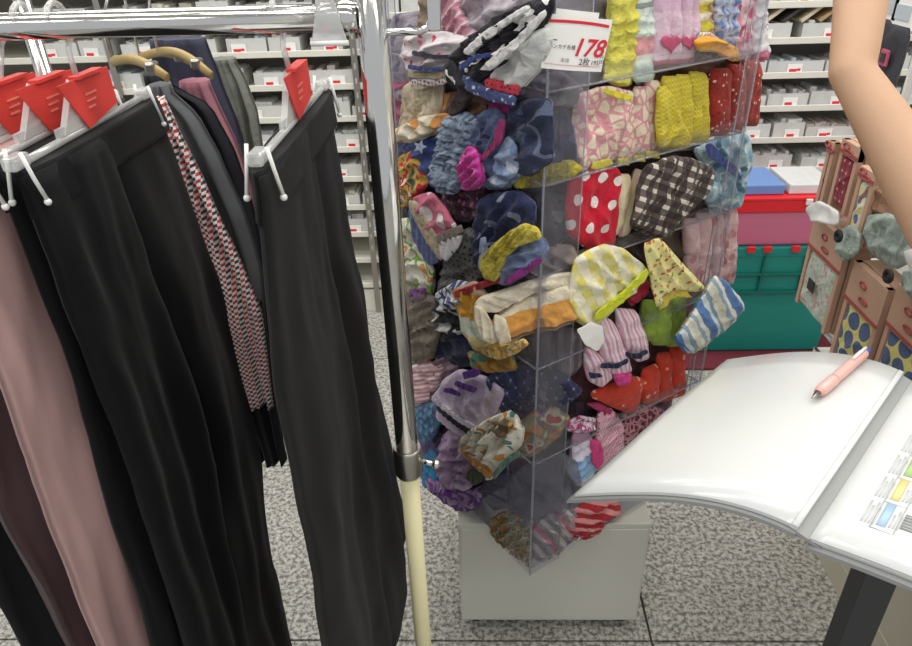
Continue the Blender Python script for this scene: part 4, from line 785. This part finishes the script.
# ------------------------------------------------------------------ wall shelving with small goods
SY = 2.6
su = thing('shelving_unit', 'long white shelving unit with many shallow shelves of small goods', 'shelf', (.2, SY+.2, 0))
X0, X1 = -2.6, 2.3
obj('back_panel', MB().box(((X0+X1)/2, SY+.42, .85), (X1-X0, .02, 1.7)), 'shelf_grey', su)
obj('plinth', MB().box(((X0+X1)/2, SY+.2, .05), (X1-X0, .38, .1)), 'shelf_white', su)
SZ = [.135+.115*i for i in range(12)]
SZ = [.13, .245, .36, .474, .59, .705, .82, .935, 1.05, 1.165, 1.28, 1.40]
for z in SZ:
    s = obj('shelf_board', MB().box(((X0+X1)/2, SY+.21, z-.009), (X1-X0, .40, .012)), 'shelf_white', su)
    obj('price_rail', MB().box(((X0+X1)/2, SY+.004, z-.006), (X1-X0, .008, .022)), 'shelf_white', s, bevel=.002)
for x in (-1.3, -.43, .5, 1.4):
    xx = aty(363, 150, SY-.01)[0] if x == -.43 else x
    u = obj('slotted_upright', MB().box((xx, SY-.006, .85), (.022, .01, 1.7)), 'steel', su)
    if x == -.43:
        for k in range(22): obj('slot', MB().box((xx, SY-.0115, .3+k*.05), (.006, .002, .02)), 'shelf_grey', u)
prod_cols = ['#d4d6d4', '#e6e6e2', '#dcdcdc', '#c2c6c8', '#7ea4d6', '#e2dece', '#d8ccc4', '#bcc6cc']
for i, c in enumerate(prod_cols): simple('goods_%d' % i, c, .35, var=.1, vscale=40)
names = ['pale grey', 'white', 'light grey', 'steel grey', 'blue', 'cream', 'beige', 'blue grey']
ORD = ['lowest', 'second', 'third', 'fourth', 'fifth', 'sixth', 'seventh', 'eighth', 'ninth', 'tenth', 'eleventh', 'top']
rnd = random.Random(7)
def tray(x, z, wd, h, ci):
    y = SY+.012; r = thing('goods_tray', names[ci]+' goods in a clear tray on the '+ORD[SZ.index(z)]+' wall shelf '+('beyond the raised forearm' if x > .3 else 'behind the garment rack'), 'tray', (x, y+.06, z), 'trays of small goods on the wall shelving')
    obj('tray_front', MB().box((x, y+.002, z+h/2), (wd, .003, h)), 'tray_clear', r)
    m = MB(); q = x-wd/2+.006
    while q < x+wd/2-.012:
        ww = min(rnd.uniform(.014, .034), x+wd/2-.005-q); hh = h*rnd.uniform(.75, 1.25); m.box((q+ww/2, y+.07+rnd.uniform(-.01, .01), z+hh/2+.001), (ww-.002, rnd.uniform(.07, .11), hh)); q += ww
    b = obj('goods', m, 'goods_%d' % ci, r)
    for sx in (-1, 1): obj('tray_side', MB().box((x+sx*(wd/2-.0015), y+.065, z+h/2), (.003, .125, h)), 'tray_clear', r)
    px = x+rnd.uniform(-.25, .2)*wd; c = obj('price_card', MB().box((px, y-.003, z+.014), (.052, .002, .034)), 'card_white', r)
    obj('red_mark', MB().box((px-.006, y-.0045, z+.008), (.026, .0012, .013)), 'red_print', c)
    if rnd.random() < .5: obj('red_mark', MB().box((px+.014, y-.0045, z+.012), (.012, .0012, .008)), 'red_print', c)
for zi, z in enumerate(SZ):
    for lo, hi in ((-1.6, -.22), (.72, 1.55)):
        if z < .4 and lo > 0: continue
        if z < .33: continue
        x = lo+rnd.uniform(0, .05)
        while x < hi:
            wd = rnd.choice([.12, .15, .17, .2]); ci = rnd.choice([0, 0, 1, 1, 2, 2, 3, 5, 6, 7, 4 if rnd.random() < .3 else 1])
            tray(x+wd/2, z, wd-.008, rnd.uniform(.036, .056), ci); x += wd+rnd.choice([0, .004, .03])
# blue boxed goods above the red lid
p = aty(762, 190, SY-.2)
tg = [('#7a9ed0', 755, 'pale blue'), ]
simple('blue_box', '#6f92cc', .4)
# leaning cards on the upper right shelf
simple('card_brown', '#b49a70', .6); simple('card_dark', '#3c3a38', .6); simple('card_tan', '#d8cdb0', .6)
zcard = SZ[8]
for i, (mt, nm) in enumerate((('card_dark', 'dark'), ('card_brown', 'brown'), ('card_tan', 'tan'), ('card_dark', 'dark'), ('card_tan', 'tan'), ('card_brown', 'brown'))):
    xx = .93+i*.062; t = Matrix.Rotation(math.radians(52), 3, 'Y')
    tag(obj('card_packet', MB().box((xx, SY+.07, zcard+.075+.03), (.012, .11, .17), 0, t), mt, bevel=.002), nm+' card packet leaning on the upper wall shelf', 'card', 'leaning card packets on the wall shelving')

# ------------------------------------------------------------------ crates on the floor
ZT = aty(760, 248, 2.215)[2]; ZL = aty(760, 213, 2.215)[2]; ZU = aty(760, 198, 2.215)[2]; ZB = aty(760, 353, 2.215)[2]
cxm, cw, cy = 1.0, .55, 2.215
cr = thing('storage_crate', 'large teal plastic crate on the floor under the pink box', 'crate', (cxm, cy+.115, ZB))
def frust(w0, d0, w1, d1, z0, z1, cx=cxm, cyy=cy+.115):
    q = lambda w, d, z: [(cx-w/2, cyy-d/2, z), (cx+w/2, cyy-d/2, z), (cx+w/2, cyy+d/2, z), (cx-w/2, cyy+d/2, z)]
    return MB().hexa(q(w0, d0, z0), q(w1, d1, z1))
obj('crate_body', frust(cw-.05, .20, cw-.01, .225, ZB, ZT-.03), 'teal', cr, bevel=.008)
obj('rim', frust(cw, .23, cw, .23, ZT-.035, ZT), 'teal', cr, bevel=.004)
for zz in (ZT-.10, ZT-.17): obj('rib', MB().box((cxm, cy-.001, zz), (cw-.02, .01, .008)), 'teal_dark', cr, bevel=.002)
for xx in (-.16, -.02, .12): obj('rib', MB().box((cxm+xx, cy+.0, ZT-.1), (.008, .012, .14)), 'teal_dark', cr, bevel=.002)
for i in range(6): obj('red_clip', MB().box((cxm-.17+i*.075+(.02 if i % 2 else 0), cy-.007, ZT-.002), (.026, .012, .022)), 'red_lid', cr, bevel=.002)
pb = thing('storage_box', 'translucent pink storage box with bright red lid on the teal crate', 'box', (cxm, cy+.115, ZT))
obj('box_body', frust(cw-.06, .20, cw-.03, .22, ZT+.001, ZL), 'pink_box', pb, bevel=.008)
obj('lid', frust(cw, .23, cw, .23, ZL-.002, ZU-.01), 'red_lid', pb, bevel=.006)
obj('lid_rim', frust(cw+.012, .236, cw+.012, .236, ZU-.012, ZU), 'red_lid', pb, bevel=.004)
obj('lid_latch', MB().box((cxm+.08, cy-.014, ZU-.012), (.02, .01, .02)), 'white_plastic', pb, bevel=.002)
for i, (xx, ww, nm) in enumerate(((.93, .16, 'blue_box'), (1.1, .15, 'goods_2'))):
    tag(obj('small_box', MB().box((xx, cy+.12, ZU+.018), (ww, .19, .034)), nm, bevel=.004), ('pale blue box' if i == 0 else 'grey box')+' resting on the red lid', 'box')
tag(obj('crate_platform', MB().box((cxm, cy+.08, ZB/2), (cw+.1, .34, ZB-.002)), 'maroon_mat', bevel=.006), 'dark red low platform on the floor under the teal crate', 'platform')

# ------------------------------------------------------------------ side gondola with gift packs
GX = .86
go = thing('gondola_shelf', 'cream gondola with wire back carrying boxed gift towels', 'shelf', (GX+.2, 1.0, 0))
obj('base_cabinet', MB().box((GX+.22, .78, .14), (.44, 1.44, .28)), 'gondola_cream', go, bevel=.006)
obj('kick_plate', MB().box((GX+.002, .78, .04), (.008, 1.44, .08)), 'gondola_cream', go)
obj('back_board', MB().box((GX+.3, .78, .95), (.02, 1.44, 1.35)), 'shelf_white', go)
for yy in (.1, .78, 1.48): obj('upright', MB().box((GX+.28, yy, .95), (.03, .03, 1.36)), 'shelf_white', go)
for zz in (.42, .6, .78, .96, 1.14, 1.32, 1.5): obj('wire_bar', MB().tube([(GX+.26, .08, zz), (GX+.26, 1.5, zz)], .004, 8), 'steel', go)
for zz in (.5, .74, 1.05):
    b = obj('shelf_board', MB().box((GX+.11, .78, zz), (.30, 1.40, .012)), 'shelf_white', go)
    obj('shelf_lip', MB().tube([(GX-.04, .09, zz+.01), (GX-.04, 1.47, zz+.01)], .004, 8), 'steel', b)
PX = .75; pg = xplane(PX, -1)
BC = pat('dots', ['#d8cf7c', '#4f6288'], 24, .44); MINT = pat('floral', ['#b4c4b4', '#d08a94', '#c8d0bc', '#c4a8a0'], 75, .4)
REDF = pat('check', ['#7c2434', '#94303c', '#8a2a38', '#c89a90'], 50, .75); GREYF = pat('blotch', ['#8a9890', '#9caaa0', '#7c8a84'], 30)
BLUF = pat('floral', ['#d8d0b4', '#5a6c94', '#d8cf84', '#5a6c94'], 55, .5)
simple('kraft_dark', '#8d6a50', .75); simple('black_label', '#242424', .5)
def pack(px, py, wd, ht, win, label, label_box=False, depth=.05, head=.34):
    a, z = pg.hit(px, py)        # upper far corner on the aisle face
    y1 = a; y0 = a-wd; z0 = z-ht
    r = thing('gift_pack', label, 'gift pack', (PX+depth/2, (y0+y1)/2, z0), 'gift towel packs on the gondola')
    ym, zm = (y0+y1)/2, (z0+z)/2
    obj('pack_box', MB().box((PX+depth/2+.006, ym, zm), (depth-.01, wd, ht)), 'kraft', r, bevel=.002)
    fr = .012
    obj('frame_side', MB().box((PX+.001, y0+fr/2, zm), (.012, fr, ht)), 'kraft', r); obj('frame_side', MB().box((PX+.001, y1-fr/2, zm), (.012, fr, ht)), 'kraft', r)
    hd = obj('header', MB().box((PX, ym, z-ht*head/2), (.013, wd, ht*head)), 'kraft', r)
    obj('header_band', MB().box((PX-.007, ym, z-ht*head+.006), (.002, wd, .007)), 'red_band', hd)
    m = MB(); m.tube([(PX-.0075, ym+.012+.012*math.cos(t), z-ht*head*.35+.006*math.sin(t)) for t in np.linspace(0, 6, 12)], .002, 6)
    m.tube([(PX-.0075, ym-.002+.016*math.cos(t), z-ht*head*.68+.0045*math.sin(t)) for t in np.linspace(0, 6, 12)], .002, 6)
    obj('header_print', m, 'red_band', hd)
    e, fz = .006, z-ht*head-.004; ya, yb, za = y0+fr, y1-fr, z0+.008
    ol = [(ya, za+e), (ya+e*.3, za+e*.3), (ya+e, za), (yb-e, za), (yb-e*.3, za+e*.3), (yb, za+e), (yb, fz-e), (yb-e*.3, fz-e*.3), (yb-e, fz), (ya+e, fz), (ya+e*.3, fz-e*.3), (ya, fz-e)]
    w_ = obj('towel_window', soft(pg, ol, -.001, .012, (.002, 10, 40), 0, 3, px=False, crumple=.2, round_=1), win, r)
    if label_box: obj('black_label', MB().box((PX-.0145, ym+.005, zm-.03), (.002, .03, .026)), 'black_label', w_)
    return r
pack(818, 215, .155, .215, MINT, 'kraft gift pack with mint floral pouch and black label', True)
pack(858, 260, .13, .25, BC, 'kraft gift pack with navy circles on yellow cloth beside the mint pack')
pack(902, 283, .13, .25, BC, 'kraft gift pack with navy circles on yellow cloth at the gondola end')
pack(846, 138, .075, .14, REDF, 'narrow kraft gift pack with dark red cloth above the mint pack', head=.2)
pack(832, 140, .03, .15, REDF, 'dark red checked gift pack at the far end of the gondola', head=.15)
pack(864, 165, .06, .15, BLUF, 'kraft gift pack with blue and yellow floral cloth above the navy circle packs', head=.15)
def soft_pack(ol, d, T, mat, label, name='pouch', cat='pouch', extra=None):
    r = tag(obj(name, soft(pg, ol, d, T, (.003, 10, 60), 0, 4, crumple=.35), mat), label, cat)
    return r
soft_pack([(806, 208), (820, 200), (840, 212), (838, 226), (812, 222)], .03, .012, 'white_plastic', 'white wrapped tag card above the mint gift pack', 'wrapped_card', 'card')
soft_pack([(836, 232), (852, 224), (862, 234), (858, 254), (846, 262), (836, 254)], .02, .014, GREYF, 'grey green fabric pouch beside the mint gift pack')
soft_pack([(868, 215), (890, 212), (912, 222), (912, 262), (896, 270), (876, 258), (866, 240)], .0, .02, GREYF, 'sage green wrapped pouch with black ring above the navy circle pack')
soft_pack([(868, 180), (894, 196), (912, 214), (902, 222), (876, 212), (862, 198)], -.01, .02, 'kraft_dark', 'brown wrapped pouch under the forearm')
soft_pack([(905, 270), (930, 268), (940, 290), (912, 300), (902, 284)], .02, .014, GREYF, 'sage green wrapped pouch over the end gift pack')
for px, py, nm in ((841, 236, 'grey green pouch'), (891, 276, 'sage green pouch')):
    c = atx(px, py, PX-.04); tag(obj('black_ring', MB().tube([(PX-.045, c[1]+.009*math.cos(t), c[2]+.009*math.sin(t)) for t in np.linspace(0, 2*math.pi, 20, endpoint=False)], .0045, 8, closed=True), 'black_rubber'), 'round black hanging ring of the '+nm, 'ring')
# charcoal pouches with pink squares, white stand
simple('charcoal', '#3a3a40', .7, bump=.3, bscale=300)
def dpouch(px, py, wd, ht, label):
    a, z = pg.hit(px, py, -.02)
    r = thing('charcoal_pouch', label, 'pouch', (PX+.02, a-wd/2, z-ht), 'charcoal pouches on the gondola')
    ol = [(a-wd, z-ht), (a, z-ht), (a, z), (a-wd, z)]
    obj('pouch_body', soft(pg, ol, -.02, .014, (.002, 12, 0), 0, 2, px=False, crumple=.2), 'charcoal', r)
    c = (PX+.005, a-wd*.5, z-ht*.42)
    q = obj('pink_square', MB().box(c, (.004, wd*.34, wd*.38)), 'heart_pink', r); obj('square_hole', MB().box((c[0]-.003, c[1], c[2]), (.002, wd*.2, wd*.22)), 'charcoal', q)
    obj('header_card', MB().box((PX+.02, a-wd/2, z+.025), (.004, wd, .05)), 'card_white', r); obj('header_picture', MB().box((PX+.0175, a-wd/2, z+.022), (.002, wd*.7, .025)), 'goods_7', r)
dpouch(876, 16, .072, .125, 'charcoal pouch with pink square beside the wrist')
dpouch(891, 23, .072, .13, 'charcoal pouch with pink square beside the white sign frame')
fa = pg.hit(928, 40, 0)
sf = thing('sign_frame', 'white framed sign with cream pictures beside the charcoal pouches', 'sign', (PX, fa[0]-.06, fa[1]-.18))
yy, zz = fa[0]+.012, fa[1]
obj('sign_board', MB().box((PX+.006, yy-.08, zz-.07), (.006, .17, .24)), 'card_white', sf)
obj('frame_edge', MB().box((PX, yy+.004, zz-.07), (.014, .008, .25)), 'white_plastic', sf)
for k in range(3): obj('sign_picture', MB().box((PX+.001, yy-.05, zz-.005-k*.07), (.003, .07, .045)), 'card_tan', sf); obj('sign_band', MB().box((PX+.001, yy-.05, zz-.04-k*.07), (.003, .07, .012)), 'card_dark', sf)
for k in range(5):
    tg = MB().box((PX+.0, .93-.06*k, 1.02), (.004, .05, .04))
    t_ = tag(obj('shelf_tag', tg, 'card_white'), 'white shelf tag with red mark on the gondola shelf edge', 'tag', 'shelf tags on the gondola')
    obj('red_mark', MB().box((PX-.003, .93-.06*k, 1.012), (.002, .03, .012)), 'red_print', t_)

# ------------------------------------------------------------------ binder on its stand
Dn = np.array([.265, .421, 1.0]); Df_ = atz(907, 376, 1.0); An = atz(575, 495, .928); Bf = atz(727, 360, .928)
bd = thing('ring_binder', 'open white binder with clear pockets lying on a dark stand', 'binder', (.3, .45, .93))
perp = np.array([.72, -.69, 0]); perp /= np.linalg.norm(perp)
def leftp(s, t, o=0):    # s: 0 spine..1 left edge, t: 0 near..1 far
    a = Dn*(1-s)+An*s; b = Df_*(1-s)+Bf*s; p = a*(1-t)+b*t
    return p+np.array([0, 0, .022*math.sin(math.pi*s**.8)*(1 if s else 0)+.004*math.sin(math.pi*t)*s+o])
def rightp(s, t, o=0):
    a = Dn*(1-t)+Df_*t; return a+perp*(.006+.225*s)+np.array([0, 0, .014*math.sin(math.pi*min(1, s*1.3)*.5)+.006*math.sin(math.pi*s)+o-.004])
def page(fn, s0, s1, t0, t1, o, th, n=22, k=8):
    m = MB(); nn = n+1; kk = k+1
    for lay in (o, o-th):
        for i in range(nn):
            for j in range(kk): m.v.append(tuple(fn(s0+(s1-s0)*i/n, t0+(t1-t0)*j/k, lay)))
    B = nn*kk
    for i in range(n):
        for j in range(k):
            q = (i*kk+j, (i+1)*kk+j, (i+1)*kk+j+1, i*kk+j+1); m.f += [q, tuple(B+x for x in q[::-1])]; m.sm += [True, True]
    ed = [i*kk for i in range(nn)]+[n*kk+j for j in range(1, kk)]+[i*kk+k for i in range(n-1, -1, -1)]+[j for j in range(k-1, 0, -1)]
    for a, b in zip(ed, ed[1:]+ed[:1]): m.f.append((a, b, b+B, a+B)); m.sm.append(False)
    return m
obj('left_cover', page(leftp, .02, 1.03, -.012, 1.012, -.004, .004), 'binder_grey', bd)
obj('left_page', page(leftp, .02, 1.0, 0, 1, .001, .0035), 'paper', bd)
obj('pocket_edge', page(leftp, .02, .045, 0, 1, .0018, .0006, n=2), 'paper_plain', bd)
obj('spine', MB().hexa([tuple(leftp(.08, 0, -.006)), tuple(rightp(.06, 0, -.008)), tuple(rightp(.06, 1, -.008)), tuple(leftp(.08, 1, -.006))], [tuple(leftp(.06, 0, -.002)), tuple(rightp(.04, 0, -.004)), tuple(rightp(.04, 1, -.004)), tuple(leftp(.06, 1, -.002))]), 'binder_grey', bd)
obj('right_cover', page(rightp, 0, 1.03, -.012, 1.012, -.006, .004), 'binder_grey', bd)
for q in range(4): obj('page_sheet', page(rightp, .0, .985+.004*q, .003*q, 1-.002*q, -.0005-.0018*q, .0009), 'paper_plain', bd)
rpg = obj('right_page', page(rightp, .0, 1.0, 0, 1, .0015, .001), 'paper', bd)
def prn(s0, s1, t0, t1, mat, name='printed_cell', fn=rightp):
    return obj(name, page(fn, s0, s1, t0, t1, .0021, .0004, n=3, k=2), mat, rpg)
simple('cell_blue', '#a4c0dc', .4); simple('cell_yellow', '#dcd08c', .4); simple('cell_green', '#a0c080', .4); simple('cell_line', '#b4b6b8', .4); simple('cell_grey', '#c4c6c8', .4)
T0 = .13; S0 = .115
for k, c in enumerate(('cell_blue', 'cell_yellow', 'cell_green', 'cell_blue', 'cell_yellow')):
    ta = T0+k*.13
    prn(S0+.045, S0+.075, ta+.015, ta+.125, c)
    for q in range(4): prn(S0+q*.012-.005, S0+.006+q*.012-.005, ta+.01, ta+.115-.02*(q % 2), 'cell_grey', 'printed_line')
    for q in range(3): prn(S0+.082+q*.012, S0+.088+q*.012, ta+.02, ta+.08+.02*(q % 2), 'cell_grey', 'printed_line')
    for q in range(11): prn(S0+.115, S0+.165, ta+.03+q*.0065, ta+.03+q*.0065+(.003 if q % 3 else .0045), 'grey_ink' if q % 2 == 0 else 'cell_line', 'bar_code_line')
    for q in range(3): prn(S0+.21+q*.02, S0+.218+q*.02, ta+.02, ta+.10-.02*(q % 2), 'cell_grey', 'printed_line')
    prn(S0+.03, .98, ta-.004, ta-.002, 'cell_line', 'table_line')
for q in (.03, .105, .19, .30): prn(S0+q, S0+q+.003, T0, T0+.65, 'cell_line', 'table_line')
# stand
sp = atz(866, 600, .62)
ps_ = aty(864, 600, .70)
stn = thing('binder_stand', 'dark grey post stand supporting the open binder', 'stand', (ps_[0], .70, 0))
px_, py_ = ps_[0], .70
obj('post', MB().box((px_, py_, .475), (.05, .035, .93)), 'dark_stand', stn, bevel=.003)
obj('foot_plate', MB().box((px_, py_, .008), (.26, .26, .016)), 'dark_stand', stn, bevel=.004)
c_ = (rightp(.5, .5)+rightp(.1, .5))/2
obj('top_plate', MB().box((c_[0], c_[1], .975), (.16, .22, .008), math.atan2(-.69, .72)), 'dark_stand', stn, bevel=.002)
obj('bracket', MB().hexa([(px_-.025, py_-.017, .93), (px_+.025, py_-.017, .93), (px_+.025, py_+.017, .93), (px_-.025, py_+.017, .93)], [(c_[0]+.0, c_[1]+.02, .972), (c_[0]+.05, c_[1]+.02, .972), (c_[0]+.05, c_[1]+.08, .972), (c_[0], c_[1]+.08, .972)]), 'dark_stand', stn)
# pen
def onleft(px, py):
    best = None
    for s in np.linspace(.05, 1, 60):
        for t in np.linspace(0, 1.05, 70):
            p = leftp(s, t, .0); c = p-O; q = np.array([c@rt, c@up, c@fw]); x, y = 456+FPX*q[0]/q[2], 323-FPX*q[1]/q[2]
            e = (x-px)**2+(y-py)**2
            if best is None or e < best[0]: best = (e, p)
    return best[1]
pa, pb_ = onleft(812, 404)+[0, 0, .008], onleft(864, 358)+[0, 0, .009]
pen = thing('pen', 'pink multi colour ballpoint pen lying on the binder page', 'pen', tuple(pa))
dv = pb_-pa; ll = np.linalg.norm(dv); dv /= ll
at = lambda t: tuple(pa+dv*ll*t)
obj('barrel', MB().tube([at(.08), at(.12), at(.5), at(.93), at(.96)], .0055, 16, rr=[.004, .0052, .0058, .0058, .005]), 'pen_pink', pen)
obj('grip', MB().tube([at(.1), at(.14), at(.34), at(.38)], .006, 16, rr=[.005, .0061, .0064, .006]), 'pen_pink', pen)
obj('tip', MB().tube([at(-.02), at(.0), at(.09)], .004, 12, rr=[.0008, .0014, .0042]), 'steel', pen)
obj('slider', MB().tube([at(.955), at(1.02)], .0048, 12), 'pen_blue', pen)
obj('clip', MB().tube([tuple(np.array(at(.70))+[0, 0, .0075]), tuple(np.array(at(.95))+[0, 0, .0078])], .0018, 8), 'white_plastic', pen)

# ------------------------------------------------------------------ raised forearm
W = atd(852, 72, .85); E_ = atd(1010, 330, .80); Kn = atd(868, -55, .87)
per = thing('person', 'raised bare forearm and hand with white sleeve at elbow beside the gift packs', 'person', tuple(E_*[1, 1, 0]+[0, 0, E_[2]-.06]))
ax = (W-E_); alen = np.linalg.norm(ax)
arm = MB()
pts = []; rr = []
for t, r in ((-.12, .042), (0, .044), (.2, .046), (.4, .044), (.6, .039), (.8, .0325), (.93, .0285), (1.0, .0275)):
    pts.append(tuple(E_+ax*t)); rr.append((r, r*.92))
hd = Kn-W
for t, r in ((.18, (.0285, .026)), (.38, (.031, .025)), (.62, (.036, .022)), (.85, (.039, .018)), (1.0, (.038, .014))):
    pts.append(tuple(W+hd*t)); rr.append(r)
side = np.cross(hd, np.array([0, 1, 0])); side /= np.linalg.norm(side)   # across the palm
hdn = hd/np.linalg.norm(hd); fr_ = np.cross(side, hdn)
def sect(mb, pts, rr, seg=20):
    n = len(pts); vs = []
    for i, p in enumerate(pts):
        p = np.array(p); t = np.array(pts[min(i+1, n-1)])-np.array(pts[max(i-1, 0)]); t /= np.linalg.norm(t)
        s = side-t*(side@t); s /= np.linalg.norm(s); f = np.cross(s, t)
        for k in range(seg):
            a = 2*math.pi*k/seg; vs.append(tuple(p+s*rr[i][0]*math.cos(a)+f*rr[i][1]*math.sin(a)))
    fs = [(i*seg+k, i*seg+(k+1) % seg, (i+1)*seg+(k+1) % seg, (i+1)*seg+k) for i in range(n-1) for k in range(seg)]
    fs += [tuple(reversed(range(seg))), tuple((n-1)*seg+k for k in range(seg))]
    mb.add(vs, fs, True)
sect(arm, pts, rr)
for i, (off, ln, cu) in enumerate(((-.030, .068, .5), (-.010, .078, .42), (.011, .074, .45), (.030, .058, .55))):
    b = Kn+side*off-hd*.12; f = [b]; dirv = hdn.copy(); r0 = .0098-.0008*(i == 3)
    for k, sgm in enumerate((.45, .3, .25)):
        an = cu*(k+.3)*.8; dirv = hdn*math.cos(an)-fr_*math.sin(an); f.append(f[-1]+dirv*(ln*sgm+(.02 if k == 0 else 0)))
    sect(arm, [tuple(x) for x in f], [(r0*1.08, r0*1.08), (r0, r0), (r0*.92, r0*.92), (r0*.7, r0*.7)], 12)
tb = W+hd*.55+side*.012; th = [tb, tb+side*.012+hdn*.03-fr_*.018, tb+side*.018+hdn*.06-fr_*.026, tb+side*.018+hdn*.085-fr_*.03]
sect(arm, [tuple(x) for x in th], [(.017, .017), (.014, .014), (.0115, .0115), (.008, .008)], 12)
bo = obj('body', arm, 'skin', per)
md = bo.modifiers.new('remesh', 'REMESH'); md.mode = 'VOXEL'; md.voxel_size = .0035; md.use_smooth_shade = True
ms = bo.modifiers.new('smooth', 'SMOOTH'); ms.factor = .6; ms.iterations = 8
slv = MB()
sp_ = []; sr = []
for t, r in ((.37, .050), (.34, .053), (.2, .058), (0, .062), (-.12, .064)):
    sp_.append(tuple(E_+ax*t)); sr.append((r, r))
ua = np.array([.10, -.12, .22])
for t in (.3, .65, 1.0): sp_.append(tuple(E_-ax*.12+ua*t)); sr.append((.068+.012*t, .068+.012*t))
slv.tube(sp_, .06, 24, rr=sr, cap=True)
so = obj('sleeve', slv, 'sleeve', per)
